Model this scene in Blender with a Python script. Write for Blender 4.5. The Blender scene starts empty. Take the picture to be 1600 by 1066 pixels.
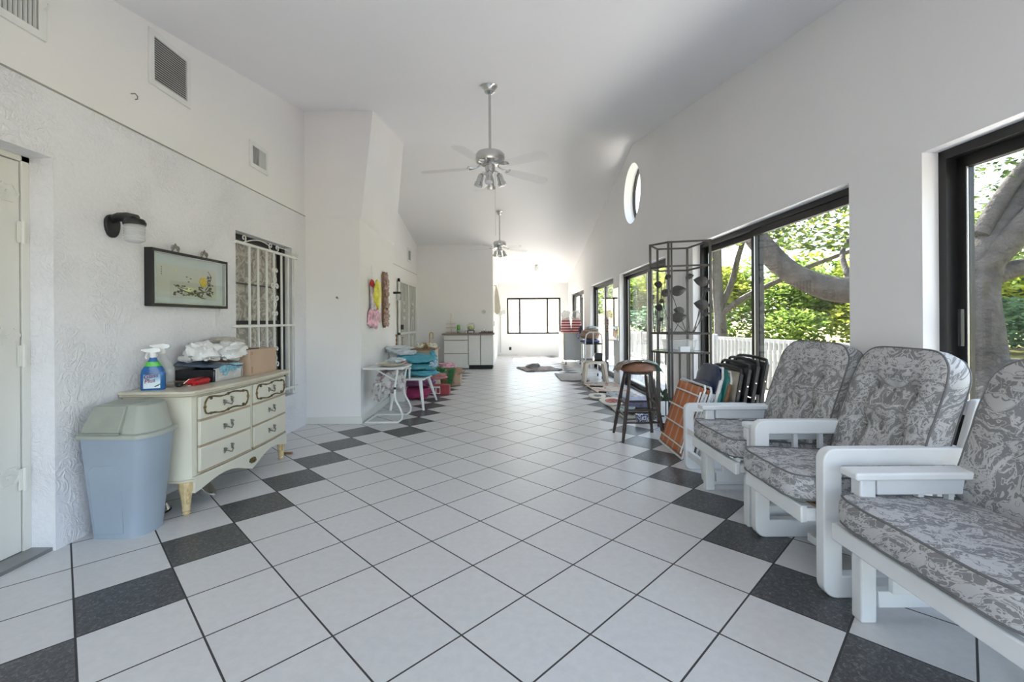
import bpy, math, random
from mathutils import Vector, Matrix, noise
random.seed(7)
S = bpy.context.scene
COL = S.collection
PI = math.pi

# ------------------------------------------------------------------ mesh helpers
class MB:
    def __init__(s): s.v = []; s.f = []
    def add(s, vs, fs):
        n = len(s.v); s.v += [tuple(p) for p in vs]; s.f += [tuple(i + n for i in f) for f in fs]; return s
    def box(s, x0, x1, y0, y1, z0, z1):
        return s.add([(x0,y0,z0),(x1,y0,z0),(x1,y1,z0),(x0,y1,z0),(x0,y0,z1),(x1,y0,z1),(x1,y1,z1),(x0,y1,z1)],
                     [(3,2,1,0),(4,5,6,7),(0,1,5,4),(1,2,6,5),(2,3,7,6),(3,0,4,7)])
    def hexa(s, b, t):          # two quads, bottom and top
        return s.add(list(b) + list(t), [(3,2,1,0),(4,5,6,7),(0,1,5,4),(1,2,6,5),(2,3,7,6),(3,0,4,7)])
    def bar(s, p, q, w, h, up=(0,0,1)):     # rectangular bar from p to q
        p, q = Vector(p), Vector(q); d = (q - p).normalized(); u = Vector(up)
        a = d.cross(u)
        if a.length < 1e-4: a = d.cross(Vector((1,0,0)))
        a.normalize(); b = a.cross(d).normalized(); a *= w / 2; b *= h / 2
        return s.add([p-a-b, p+a-b, p+a+b, p-a+b, q-a-b, q+a-b, q+a+b, q-a+b],
                     [(3,2,1,0),(4,5,6,7),(0,1,5,4),(1,2,6,5),(2,3,7,6),(3,0,4,7)])
    def tube(s, pts, r, n=8, closed=False, caps=True):
        P = [Vector(p) for p in pts]; m = len(P)
        R = r if isinstance(r, (list, tuple)) else [r] * m
        T = []
        for i in range(m):
            a = P[i-1] if (i > 0 or closed) else P[i]; b = P[(i+1) % m] if (i < m-1 or closed) else P[i]
            t = b - a; T.append(t.normalized() if t.length > 1e-9 else Vector((0,0,1)))
        u = T[0].orthogonal().normalized(); rings = []
        for i in range(m):
            u = u - T[i] * u.dot(T[i])
            u = u.normalized() if u.length > 1e-6 else T[i].orthogonal().normalized()
            w = T[i].cross(u)
            rings.append([P[i] + (u*math.cos(2*PI*k/n) + w*math.sin(2*PI*k/n)) * R[i] for k in range(n)])
        vs = [p for ring in rings for p in ring]; fs = []
        for i in range(m if closed else m-1):
            j = (i+1) % m
            for k in range(n):
                k2 = (k+1) % n; fs.append((i*n+k, i*n+k2, j*n+k2, j*n+k))
        if caps and not closed:
            fs.append(tuple(range(n))[::-1]); fs.append(tuple((m-1)*n+k for k in range(n)))
        return s.add(vs, fs)
    def cyl(s, p, q, r, n=16, r2=None): return s.tube([p, q], [r, r if r2 is None else r2], n)
    def lathe(s, prof, c=(0,0,0), n=24, ax='z', sx=1, sy=1):
        vs = []; m = len(prof)
        for r, z in prof:
            for k in range(n):
                a = 2*PI*k/n; x, y = r*math.cos(a)*sx, r*math.sin(a)*sy
                p = (x, y, z) if ax == 'z' else ((z, x, y) if ax == 'x' else (x, z, y))
                vs.append((p[0]+c[0], p[1]+c[1], p[2]+c[2]))
        fs = []
        for i in range(m-1):
            for k in range(n):
                k2 = (k+1) % n; fs.append((i*n+k, i*n+k2, (i+1)*n+k2, (i+1)*n+k))
        fs.append(tuple(range(n))[::-1]); fs.append(tuple((m-1)*n+k for k in range(n)))
        return s.add(vs, fs)
    def prism(s, poly, a, b, ax='z'):       # polygon extruded along an axis
        def P(u, v, w): return {'z': (u, v, w), 'y': (u, w, v), 'x': (w, u, v)}[ax]
        n = len(poly); vs = [P(u, v, a) for u, v in poly] + [P(u, v, b) for u, v in poly]
        fs = [tuple(range(n))[::-1], tuple(range(n, 2*n))] + [(i, (i+1) % n, n+(i+1) % n, n+i) for i in range(n)]
        return s.add(vs, fs)
    def loft(s, loops, cap=True):
        n = len(loops[0]); vs = [p for l in loops for p in l]; fs = []
        for i in range(len(loops)-1):
            for k in range(n): k2 = (k+1) % n; fs.append((i*n+k, i*n+k2, (i+1)*n+k2, (i+1)*n+k))
        if cap: fs.append(tuple(range(n))[::-1]); fs.append(tuple((len(loops)-1)*n+k for k in range(n)))
        return s.add(vs, fs)
    def ring(s, outer, inner, a, b, ax='y'):
        def P(u, v, w): return {'z': (u, v, w), 'y': (u, w, v), 'x': (w, u, v)}[ax]
        n = len(outer)
        vs = [P(*p, a) for p in outer] + [P(*p, b) for p in outer] + [P(*p, a) for p in inner] + [P(*p, b) for p in inner]
        fs = []
        for i in range(n):
            j = (i+1) % n
            fs += [(i, j, n+j, n+i), (2*n+j, 2*n+i, 3*n+i, 3*n+j), (j, i, 2*n+i, 2*n+j), (n+i, n+j, 3*n+j, 3*n+i)]
        return s.add(vs, fs)
    def blob(s, c, size, amp=.15, freq=2.0, seed=0, n=20, m=12, flat=None):
        vs = []; fs = []
        for i in range(m+1):
            th = PI*i/m
            for k in range(n):
                a = 2*PI*k/n
                d = Vector((math.sin(th)*math.cos(a), math.sin(th)*math.sin(a), math.cos(th)))
                q = 1 + amp*noise.noise(d*freq + Vector((seed*3.1, seed*1.7, seed)))*1.6 + amp*.6*noise.noise(d*freq*2.7 + Vector((seed, 5, 9)))
                e = Vector([math.copysign(abs(t)**.75, t) for t in d])
                z = e.z*size[2]*q
                if flat is not None: z = max(z, flat)
                vs.append((c[0]+e.x*size[0]*q, c[1]+e.y*size[1]*q, c[2]+z))
        for i in range(m):
            for k in range(n): k2 = (k+1) % n; fs.append((i*n+k2, i*n+k, (i+1)*n+k, (i+1)*n+k2))
        return s.add(vs, fs)
    def sheet(s, fn, nu, nv, th=0.0):       # parametric sheet fn(u,v)->point
        vs = [fn(i/nu, j/nv) for j in range(nv+1) for i in range(nu+1)]
        fs = [(j*(nu+1)+i, j*(nu+1)+i+1, (j+1)*(nu+1)+i+1, (j+1)*(nu+1)+i) for j in range(nv) for i in range(nu)]
        return s.add(vs, fs)

def rrect(x0, x1, z0, z1, r, n=5):
    pts = []
    for cx, cz, a0 in ((x1-r, z0+r, -90), (x1-r, z1-r, 0), (x0+r, z1-r, 90), (x0+r, z0+r, 180)):
        for k in range(n+1):
            a = math.radians(a0 + 90*k/n); pts.append((cx + r*math.cos(a), cz + r*math.sin(a)))
    return pts

def obj(name, mb, mat, parent=None, world=False, smooth=True, bevel=0, ang=35, solid=0):
    me = bpy.data.meshes.new(name)
    vs = mb.v
    if world and parent is not None:
        L = parent_world(parent); vs = [(v[0]-L[0], v[1]-L[1], v[2]-L[2]) for v in vs]
    me.from_pydata(vs, [], mb.f); me.update()
    import bmesh
    b = bmesh.new(); b.from_mesh(me); bmesh.ops.recalc_face_normals(b, faces=b.faces); b.to_mesh(me); b.free()
    if smooth:
        me.shade_smooth(); me.set_sharp_from_angle(angle=math.radians(ang))
    o = bpy.data.objects.new(name, me); COL.objects.link(o)
    me.materials.append(mat)
    if parent is not None: o.parent = parent
    if bevel:
        m = o.modifiers.new('bevel', 'BEVEL'); m.width = bevel; m.segments = 2; m.limit_method = 'ANGLE'; m.angle_limit = math.radians(40)
    if solid:
        m = o.modifiers.new('solid', 'SOLIDIFY'); m.thickness = solid; m.offset = 0
    return o
def parent_world(p):
    L = Vector(p.location)
    while p.parent: p = p.parent; L = L + Vector(p.location)
    return L
def tag(o, label, cat, group=None, kind=None):
    if label: o['label'] = label
    if cat: o['category'] = cat
    if group: o['group'] = group
    if kind: o['kind'] = kind
    return o
def thing(name, loc, label, cat, rot=(0,0,0), group=None):
    o = bpy.data.objects.new(name, None); COL.objects.link(o); o.empty_display_size = .1
    o.location = loc; o.rotation_euler = rot
    return tag(o, label, cat, group)
def one(name, mb, mat, label, cat, group=None, loc=None, **k):      # a thing that is a single mesh; verts in world space
    if loc is None:
        xs = [v[0] for v in mb.v]; ys = [v[1] for v in mb.v]; zs = [v[2] for v in mb.v]
        loc = ((min(xs)+max(xs))/2, (min(ys)+max(ys))/2, min(zs))
    mb.v = [(v[0]-loc[0], v[1]-loc[1], v[2]-loc[2]) for v in mb.v]
    o = obj(name, mb, mat, **k); o.location = loc
    return tag(o, label, cat, group)
def struct(name, mb, mat, parent=None, **k):
    o = obj(name, mb, mat, parent, **k)
    if parent is None: o['kind'] = 'structure'
    return o
def copy_tree(o, parent=None):
    c = o.copy(); COL.objects.link(c)
    if parent is not None: c.parent = parent
    for ch in [x for x in o.children]: copy_tree(ch, c)
    return c

# ------------------------------------------------------------------ material helpers
class G:
    def __init__(s, name):
        s.m = bpy.data.materials.new(name); s.m.use_nodes = True; s.t = s.m.node_tree; s.n = s.t.nodes
        s.b = s.n['Principled BSDF']; s.out = s.n['Material Output']
    def node(s, typ, **k):
        n = s.n.new(typ)
        for a, v in k.items(): setattr(n, a, v)
        return n
    def link(s, a, b): s.t.links.new(a, b)
    def put(s, sock, v):
        if hasattr(v, 'node'): s.link(v, sock)
        else: sock.default_value = v
    def M(s, op, a, b=0, c=None):
        n = s.node('ShaderNodeMath', operation=op); s.put(n.inputs[0], a); s.put(n.inputs[1], b)
        if c is not None: s.put(n.inputs[2], c)
        return n.outputs[0]
    def co(s, kind='Object'): return s.node('ShaderNodeTexCoord').outputs[kind]
    def sep(s, v): n = s.node('ShaderNodeSeparateXYZ'); s.link(v, n.inputs[0]); return n.outputs
    def comb(s, x, y, z): 
        n = s.node('ShaderNodeCombineXYZ')
        for i, q in enumerate((x, y, z)): s.put(n.inputs[i], q)
        return n.outputs[0]
    def noise(s, co, scale=5, detail=3, rough=.5, dist=0):
        n = s.node('ShaderNodeTexNoise'); s.link(co, n.inputs['Vector']); n.inputs['Scale'].default_value = scale
        n.inputs['Detail'].default_value = detail; n.inputs['Roughness'].default_value = rough; n.inputs['Distortion'].default_value = dist
        return n.outputs['Fac']
    def ramp(s, f, stops, interp='LINEAR'):
        n = s.node('ShaderNodeValToRGB'); s.link(f, n.inputs[0]); r = n.color_ramp; r.interpolation = interp
        while len(r.elements) < len(stops): r.elements.new(.5)
        for e, (p, c) in zip(r.elements, stops): e.position = p; e.color = (*c, 1) if len(c) == 3 else c
        return n.outputs[0]
    def mix(s, f, a, b):
        n = s.node('ShaderNodeMix', data_type='RGBA'); s.put(n.inputs[0], f)
        for i, q in ((6, a), (7, b)):
            if hasattr(q, 'node'): s.link(q, n.inputs[i])
            else: n.inputs[i].default_value = (*q, 1) if len(q) == 3 else q
        return n.outputs[2]
    def bump(s, h, strength=.3, dist=.01):
        n = s.node('ShaderNodeBump'); s.link(h, n.inputs['Height']); n.inputs['Strength'].default_value = strength
        n.inputs['Distance'].default_value = dist; s.link(n.outputs[0], s.b.inputs['Normal'])
    def color(s, c): 
        if hasattr(c, 'node'): s.link(c, s.b.inputs['Base Color'])
        else: s.b.inputs['Base Color'].default_value = (*c, 1)
    def set(s, rough=.5, metal=0, spec=.5):
        s.b.inputs['Roughness'].default_value = rough; s.b.inputs['Metallic'].default_value = metal
        s.b.inputs['Specular IOR Level'].default_value = spec; return s
def simple(name, c, rough=.5, metal=0, var=.08, scale=8, bump=0, bscale=60, spec=.5, bdist=.004):
    g = G(name); co = g.co(); n = g.noise(co, scale, 3)
    lo = tuple(x*(1-var) for x in c); hi = tuple(min(1, x*(1+var)) for x in c)
    g.color(g.ramp(n, [(.3, lo), (.7, hi)])); g.set(rough, metal, spec)
    if bump: g.bump(g.noise(co, bscale, 4), bump, bdist)
    return g.m
def glassy(name, tint=(1,1,1), refl=.5, ior=1.5, rough=.0, alpha_col=None, mixc=0.0):
    g = G(name); t = g.node('ShaderNodeBsdfTransparent'); t.inputs[0].default_value = (*tint, 1)
    gl = g.node('ShaderNodeBsdfGlossy'); gl.inputs['Roughness'].default_value = rough
    f = g.node('ShaderNodeFresnel'); bf = g.node('ShaderNodeNewGeometry').outputs['Backfacing']
    g.link(g.M('ADD', ior, g.M('MULTIPLY', bf, 1/ior-ior)), f.inputs[0])
    mx = g.node('ShaderNodeMixShader'); g.link(g.M('MULTIPLY', f.outputs[0], refl), mx.inputs[0])
    g.link(t.outputs[0], mx.inputs[1]); g.link(gl.outputs[0], mx.inputs[2]); last = mx.outputs[0]
    if alpha_col:
        d = g.node('ShaderNodeBsdfDiffuse'); d.inputs[0].default_value = (*alpha_col, 1)
        m2 = g.node('ShaderNodeMixShader'); m2.inputs[0].default_value = mixc
        g.link(last, m2.inputs[1]); g.link(d.outputs[0], m2.inputs[2]); last = m2.outputs[0]
    g.link(last, g.out.inputs['Surface']); return g.m

WALLC = (.865, .852, .845)
M = {}
M['wall'] = simple('smooth_painted_wall', WALLC, .75, var=.012, scale=1.2, bump=.06, bscale=90)
M['ceil'] = simple('ceiling_paint', (.885, .87, .88), .85, var=.01, scale=.8, bump=.04, bscale=70)
g = G('stucco_wall'); co = g.co()
n1 = g.noise(co, 3.0, 3, .5, .7); n2 = g.noise(co, 11, 4, .55, 2.2); n3 = g.noise(co, 45, 3, .6)
ridge = g.M('SUBTRACT', 1, g.M('MULTIPLY', g.M('ABSOLUTE', g.M('SUBTRACT', n2, .5)), 9)); ridge = g.M('MAXIMUM', ridge, 0)
mask = g.ramp(n1, [(.40, (0,0,0)), (.60, (1,1,1))])
h = g.M('ADD', g.M('MULTIPLY', g.M('MULTIPLY', ridge, mask), .8), g.M('MULTIPLY', n3, .5))
g.bump(h, .55, .010); g.color(g.ramp(n3, [(.2, (.79,.785,.82)), (.8, (.85,.845,.88))])); g.set(.7); M['stucco'] = g.m
M['white_trim'] = simple('white_trim_paint', (.78,.77,.73), .45, var=.03, scale=5)
M['door'] = simple('ivory_door_paint', (.74,.73,.69), .4, var=.02, scale=3)
M['frame'] = simple('bronze_aluminium', (.022,.021,.021), .42, .25, var=.15, scale=12)
M['chrome'] = simple('brushed_chrome', (.62,.62,.61), .22, 1, var=.05, scale=10)
M['steel'] = simple('polished_steel', (.72,.72,.72), .12, 1, var=.03)
M['glass'] = glassy('window_glass', (.97,.98,.97), .9)
M['tinted'] = glassy('tinted_door_glass', (.87,.88,.88), .9)
M['acrylic'] = glassy('clear_acrylic', (.975,.978,.978), .45, 1.5, .05, (.85,.85,.85), .015)
M['clearplastic'] = glassy('clear_plastic', (.9,.9,.9), 1.4, 1.5, .1, (.8,.8,.8), .25)
M['ribglass'] = glassy('ribbed_glass', (.92,.93,.93), 1.3, 1.5, .15, (.75,.76,.76), .45)
M['whitewood'] = simple('white_painted_wood', (.80,.81,.81), .42, var=.03, scale=6, bump=.08, bscale=30)
M['white'] = simple('white_paint', (.80,.80,.79), .5, var=.02)
M['whitemetal'] = simple('white_enamel_metal', (.80,.80,.77), .35, var=.03)
M['black'] = simple('black_plastic', (.012,.012,.013), .4)
M['blackmetal'] = simple('black_iron', (.035,.033,.032), .45, .4, var=.15)
M['iron'] = simple('dark_grey_iron', (.075,.07,.066), .5, .5, var=.12)
M['darkwood'] = simple('dark_stained_wood', (.05,.035,.03), .35, var=.3, scale=14)
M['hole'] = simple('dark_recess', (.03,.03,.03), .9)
M['card'] = simple('cardboard', (.50,.36,.26), .85, var=.06, scale=5)
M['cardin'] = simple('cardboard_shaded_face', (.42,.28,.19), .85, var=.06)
M['cream'] = simple('cream_lacquer', (.70,.67,.56), .38, var=.03, scale=4)
M['creamtop'] = simple('worn_cream_top', (.62,.57,.45), .3, var=.06, scale=9)
M['gold'] = simple('antique_gilt', (.16,.115,.05), .45, .6, var=.5, scale=40)
M['pewter'] = simple('pewter_handle', (.30,.28,.25), .4, .8, var=.3, scale=60)
M['tanwood'] = simple('tan_drawer_edge', (.42,.32,.22), .5, var=.1)
M['yellowwood'] = simple('pale_worn_yellow_wood', (.66,.50,.27), .5, var=.15, scale=30)
M['binblue'] = simple('blue_grey_plastic', (.33,.39,.46), .5, var=.04, scale=5, bump=.03)
M['binlid'] = simple('grey_green_plastic', (.40,.42,.37), .5, var=.06, scale=6)
M['bagwhite'] = simple('white_plastic_bag', (.80,.80,.79), .35, var=.03, bump=.8, bscale=16, bdist=.02)
M['baggrey'] = simple('beige_plastic_bag', (.50,.47,.42), .4, var=.1, bump=.8, bscale=16, bdist=.02)
M['blueplastic'] = simple('slate_blue_plastic', (.075,.105,.145), .25, var=.2, scale=12, bump=.6, bscale=20, bdist=.01)
M['blackbag'] = simple('black_bag', (.02,.02,.025), .22, var=.3, bump=.4, bscale=20, bdist=.01)
M['red'] = simple('red_nylon', (.48,.015,.02), .4, var=.15, bump=.3, bscale=40)
M['brownwood'] = simple('brown_wood', (.26,.13,.06), .5, var=.2, scale=25)
M['stoolseat'] = simple('tan_vinyl_seat', (.24,.12,.07), .45, var=.12, scale=10)
M['teal'] = simple('teal_blue_fabric', (.09,.34,.42), .75, var=.15, scale=9, bump=.4, bscale=20, bdist=.01)
M['palefab'] = simple('pale_blue_grey_fabric', (.62,.66,.69), .8, var=.06, bump=.4, bscale=14, bdist=.01)
M['navy'] = simple('navy_vinyl', (.022,.035,.085), .38, var=.15, bump=.15, bscale=30)
M['teal2'] = simple('teal_vinyl', (.03,.22,.20), .4, var=.1)
M['tan'] = simple('tan_fabric', (.42,.37,.30), .8, var=.06)
M['beigeplastic'] = simple('beige_plastic', (.50,.43,.35), .5, var=.05)
M['magenta'] = simple('magenta_fabric', (.30,.03,.10), .7, var=.25)
M['purple'] = simple('plum_fabric', (.20,.07,.16), .8, var=.2)
M['green'] = simple('green_print_plastic', (.02,.15,.05), .5, var=.35, scale=30)
M['brass'] = simple('aged_brass', (.45,.31,.14), .3, .9, var=.25, scale=30)
M['yellow'] = simple('yellow_foil', (.75,.68,.08), .35, var=.2, scale=25)
M['pink'] = simple('pink_tissue', (.75,.45,.52), .6, var=.35, scale=18)
M['mauve'] = simple('pale_floral_plastic', (.68,.62,.66), .45, var=.25, scale=20)
M['counter'] = simple('brown_laminate_top', (.22,.16,.13), .4, var=.1)
M['cabinet'] = simple('white_cabinet_laminate', (.72,.70,.67), .5, var=.02)
M['greenglass'] = simple('green_glass', (.12,.45,.06), .15, var=.2)
M['lemon'] = simple('lemons', (.62,.68,.10), .4, var=.2, scale=40)
M['ceramic'] = simple('white_ceramic', (.80,.80,.79), .15, var=.02)
M['bark'] = simple('oak_bark', (.065,.057,.05), .9, var=.35, scale=6, bump=1, bscale=14, bdist=.05)
M['fence'] = simple('shaded_white_fence', (.34,.35,.35), .6, var=.04)  # white fence coloured grey, the oak's shade put into the colour
M['mirror'] = simple('mirror_glass', (.9,.92,.9), .02, 1, var=0)
M['lightblue'] = simple('light_blue_print', (.20,.45,.58), .4, var=.4, scale=40)
M['whitebox'] = simple('pale_grey_box', (.60,.61,.61), .5, var=.03)
M['text'] = simple('maroon_lettering', (.28,.02,.03), .5, var=0)

def stripes(name, c1, c2, axis, freq, duty=.5, rough=.7, off=0):
    g = G(name); s = g.sep(g.co()); f = g.M('FRACT', g.M('ADD', g.M('MULTIPLY', s[axis], freq), off))
    g.color(g.mix(g.M('GREATER_THAN', f, duty), c1, c2)); g.set(rough); return g.m
M['orange'] = None
g = G('orange_plaid_webbing'); s = g.sep(g.co())
f1 = g.M('FRACT', g.M('MULTIPLY', s[1], 7.5)); f2 = g.M('FRACT', g.M('MULTIPLY', s[2], 60))
a = g.ramp(f1, [(0, (.60,.19,.07)), (.50, (.60,.19,.07)), (.54, (.62,.38,.27)), (.68, (.58,.44,.36)), (.72, (.60,.19,.07)), (.84, (.52,.26,.14)), (.88, (.60,.19,.07))])
g.color(g.mix(g.M('MULTIPLY', f2, .15), a, (.35,.15,.09))); g.set(.8); M['orange'] = g.m
M['redstripe'] = stripes('red_white_striped_cloth', (.60,.03,.05), (.80,.76,.74), 2, 14, .5)

# damask upholstery: mirrored scrolls, light on grey
g = G('grey_damask_fabric'); s = g.sep(g.co())
def mirror(x, k): return g.M('ABSOLUTE', g.M('SUBTRACT', g.M('FRACT', g.M('MULTIPLY', x, k)), .5))
a1 = mirror(g.M('ADD', g.M('ADD', s[1], 10.13), s[2]), 3.0); z1 = g.M('MULTIPLY', g.M('ADD', s[0], g.M('MULTIPLY', s[2], 1.0)), 3.0)
v = g.comb(a1, z1, 0)
nn = g.noise(v, 3.4, 1, .4, 3.0); n4 = g.noise(v, 6.5, 1, .4, 2.2)
d1 = g.M('ABSOLUTE', g.M('SUBTRACT', nn, .50)); d2 = g.M('ABSOLUTE', g.M('SUBTRACT', n4, .47))
l1 = g.M('LESS_THAN', d1, .030); l2 = g.M('LESS_THAN', d2, .022); l3 = g.M('GREATER_THAN', nn, .555)
ff = g.M('MAXIMUM', g.M('MAXIMUM', l1, l2), g.M('MULTIPLY', l3, g.M('LESS_THAN', n4, .60)))
wv = g.noise(g.co(), 220, 2)
base = g.mix(ff, (.235,.23,.23), (.55,.545,.545))
g.color(g.mix(g.M('MULTIPLY', wv, .2), base, (.32,.31,.31))); g.set(.85); g.bump(wv, .15, .001)
M['damask'] = g.m
M['piping'] = simple('grey_piping', (.17,.165,.165), .8)

# floor tiles, laid on the diagonal
D, X0, Z0 = .4912, -.2048, 1.7256
g = G('ceramic_floor_tile'); co = g.co('Object'); s = g.sep(co)
a = g.M('DIVIDE', g.M('SUBTRACT', s[0], X0), D); b = g.M('DIVIDE', g.M('SUBTRACT', s[1], Z0), D)
p = g.M('ADD', a, b); q = g.M('SUBTRACT', a, b)
fp, fq = g.M('FRACT', g.M('ADD', p, 100)), g.M('FRACT', g.M('ADD', q, 100))
P_, Q_ = g.M('FLOOR', p), g.M('FLOOR', q)
sm = g.M('ADD', P_, Q_); bc = g.M('MULTIPLY', g.M('SUBTRACT', P_, Q_), .5)
def eq(x, v): return g.M('COMPARE', x, v, .1)
dark = g.M('MAXIMUM', eq(sm, 5), g.M('MAXIMUM', g.M('MULTIPLY', eq(sm, -7), g.M('LESS_THAN', bc, 7)),
        g.M('MULTIPLY', eq(sm, -5), g.M('MULTIPLY', g.M('GREATER_THAN', bc, 6), g.M('LESS_THAN', bc, 18)))))
w = .0105
def edge(x): return g.M('MAXIMUM', g.M('LESS_THAN', x, w), g.M('GREATER_THAN', x, 1-w))
grout = g.M('MAXIMUM', edge(fp), edge(fq))
rv = g.node('ShaderNodeTexWhiteNoise'); g.link(g.comb(P_, Q_, 0), rv.inputs['Vector']); rnd = rv.outputs['Value']
mott = g.noise(co, 26, 5, .65); fine = g.noise(co, 120, 3, .7)
wt = g.mix(rnd, g.ramp(mott, [(.3, (.635,.625,.62)), (.7, (.70,.69,.685))]), g.ramp(mott, [(.3, (.67,.66,.655)), (.7, (.735,.725,.715))]))
st = g.noise(co, 60, 5, .75, 1.0)
dk = g.ramp(st, [(.30, (.030,.031,.034)), (.52, (.075,.076,.080)), (.70, (.24,.24,.245))])
c = g.mix(dark, wt, dk); c = g.mix(grout, c, (.055,.052,.05)); g.color(c)
r_ = g.M('ADD', g.M('MULTIPLY', fine, .18), .24); g.link(g.M('MAXIMUM', r_, g.M('MULTIPLY', grout, .8)), g.b.inputs['Roughness'])
g.bump(g.M('ADD', g.M('MULTIPLY', g.M('SUBTRACT', 1, grout), 1), g.M('MULTIPLY', fine, .12)), .35, .003)
g.b.inputs['Specular IOR Level'].default_value = .45
M['tile'] = g.m

# ------------------------------------------------------------------ the room
XL, XB = -2.425, -2.50
def ceil_z(y): return 4.09 - .197*(7.45-max(y, 1.2)) if y < 7.45 else 4.09 - .21*(y-7.45)
RW = (2.13, 0, 0); RA = .018                     # right wall: origin and slight toe-in
def rx(y, off=0): return 2.13 - .018*y + off

struct('floor', MB().box(-2.9, 2.45, -2.6, 15.5, -.12, 0), M['tile'])
mb = MB(); 
prof = [(-2.8, ceil_z(-2.6)), (1.2, ceil_z(1.2)), (7.45, 4.09), (15.6, ceil_z(15.6)), (15.6, ceil_z(15.6)+.15), (7.45, 4.24), (1.2, ceil_z(1.2)+.15), (-2.8, ceil_z(-2.6)+.15)]
mb.prism(prof, -2.9, 2.45, 'x'); struct('ceiling', mb, M['ceil'])

# left wall, stuccoed part with the door and window openings
DY0, DY1, DZ = 1.45, 2.39, 2.075
WY0, WY1, WZ0, WZ1 = 3.96, 4.97, .41, 2.01
mb = MB()
for y0, y1, z0, z1 in ((-2.6, DY0, 0, 2.436), (DY0, DY1, DZ, 2.436), (DY1, WY0, 0, 2.436), (WY0, WY1, 0, WZ0), (WY0, WY1, WZ1, 2.436), (WY1, 5.35, 0, 2.436)):
    mb.box(-2.575, XL, y0, y1, z0, z1)
mb.box(-2.72, -2.575, -2.6, 5.35, 0, 2.436)
struct('wall_left', mb, M['stucco'])
mb = MB().prism([(-2.6,2.436),(5.35,2.436),(5.35,ceil_z(5.35)+.02),(1.2,ceil_z(1.2)+.02),(-2.6,ceil_z(-2.6)+.02)], -2.72, XL+.002, 'x')
struct('wall_left_upper', mb, M['wall'])
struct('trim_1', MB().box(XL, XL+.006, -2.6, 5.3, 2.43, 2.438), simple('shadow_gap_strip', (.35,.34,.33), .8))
# projecting block of the left wall
mb = MB().prism([(-2.6,5.3),(-1.79,5.3),(-1.88,7.1),(-2.6,7.1)], 0, 2.40)
struct('wall_projection', mb, M['wall'])
mb = MB().hexa([(-2.6,5.285,2.44),(-1.765,5.285,2.44),(-1.865,7.2,2.44),(-2.6,7.2,2.44)],
               [(-2.6,5.285,4.3),(-1.547,5.285,4.3),(-1.70,7.2,4.3),(-2.6,7.2,4.3)])
struct('wall_projection_upper', mb, M['wall'])
mb = MB().hexa([(-2.6,5.3,2.395),(-1.79,5.3,2.395),(-1.88,7.1,2.395),(-2.6,7.1,2.395)],
               [(-2.6,5.285,2.44),(-1.765,5.285,2.44),(-1.865,7.2,2.44),(-2.6,7.2,2.44)])
struct('trim_2', mb, M['wall'])
mb = MB().prism([(XL,5.282),(-1.772,5.282),(-1.862,7.1),(-1.88,7.1),(-1.79,5.3),(XL,5.3)], 0, .085)
struct('baseboard_projection', mb, M['white_trim'], bevel=.004)
struct('wall_left_far', MB().box(-2.75, XB, 7.1, 11.95, 0, 4.3), M['wall'])
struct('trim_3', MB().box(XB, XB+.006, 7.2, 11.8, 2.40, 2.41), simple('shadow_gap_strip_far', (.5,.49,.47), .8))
struct('wall_back', MB().box(-2.6, -.52, 11.8, 11.95, 0, 3.6), M['wall'])
struct('wall_passage', MB().box(-.66, -.52, 11.95, 15.3, 0, 3.3), M['wall'])
FX0, FX1, FZ0, FZ1 = -.20, 1.61, .74, 1.96
mb = MB(); 
for x0, x1, z0, z1 in ((-.7, FX0, 0, 3), (FX1, 2.4, 0, 3), (FX0, FX1, 0, FZ0), (FX0, FX1, FZ1, 3)): mb.box(x0, x1, 15.3, 15.45, z0, z1)
struct('wall_far', mb, M['wall'])
struct('baseboard_far', MB().box(-.52, .15, 15.26, 15.3, 0, .07), M['white_trim'])

# right wall built straight, then turned by its slight toe-in
OPEN = [(-1.6, 2.305), (2.794, 5.12), (5.98, 8.40), (8.87, 11.26), (12.19, 14.78)]
HEAD = 2.04; RT = .20
def rloc(o): o.location = RW; o.rotation_euler = (0, 0, RA); return o
mb = MB(); y = -2.6; ZW = 4.35
for a_, b_ in OPEN:
    mb.box(0, RT, y, a_, 0, HEAD); y = b_
mb.box(0, RT, y, 15.5, 0, HEAD)
# above the heads: leave the round opening
RY, RZ_, RR = 7.55, 3.30, .49
mb.box(0, RT, -2.6, RY-.7, HEAD, ZW); mb.box(0, RT, RY+.7, 15.5, HEAD, ZW)
n = 48; outer = []; inner = []
for k in range(n):
    a_ = 2*PI*k/n; c_, s_ = math.cos(a_), math.sin(a_)
    inner.append((RY + RR*c_, RZ_ + RR*s_))
    t = min(.7/max(abs(c_), 1e-6), (1.05 if s_ > 0 else RZ_-HEAD)/max(abs(s_), 1e-6))
    outer.append((RY + t*c_, RZ_ + t*s_))
# exact corners
for cx_, cz_ in ((.7, 1.05), (-.7, 1.05), (-.7, -(RZ_-HEAD)), (.7, -(RZ_-HEAD))):
    k = min(range(n), key=lambda i: (outer[i][0]-RY-cx_)**2 + (outer[i][1]-RZ_-cz_)**2); outer[k] = (RY+cx_, RZ_+cz_)
mb.ring(outer, inner, 0, RT, 'x')
rloc(struct('wall_right', mb, M['wall'], ang=20))
# rear wall behind the camera, with an unglazed opening added to bring in daylight
mb = MB().box(-2.7, 2.4, -2.75, -2.6, 2.5, 3.2); mb.box(-2.7, -2.2, -2.75, -2.6, 0, 2.5); mb.box(2.0, 2.4, -2.75, -2.6, 0, 2.5)
struct('wall_rear', mb, M['wall'])

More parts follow.
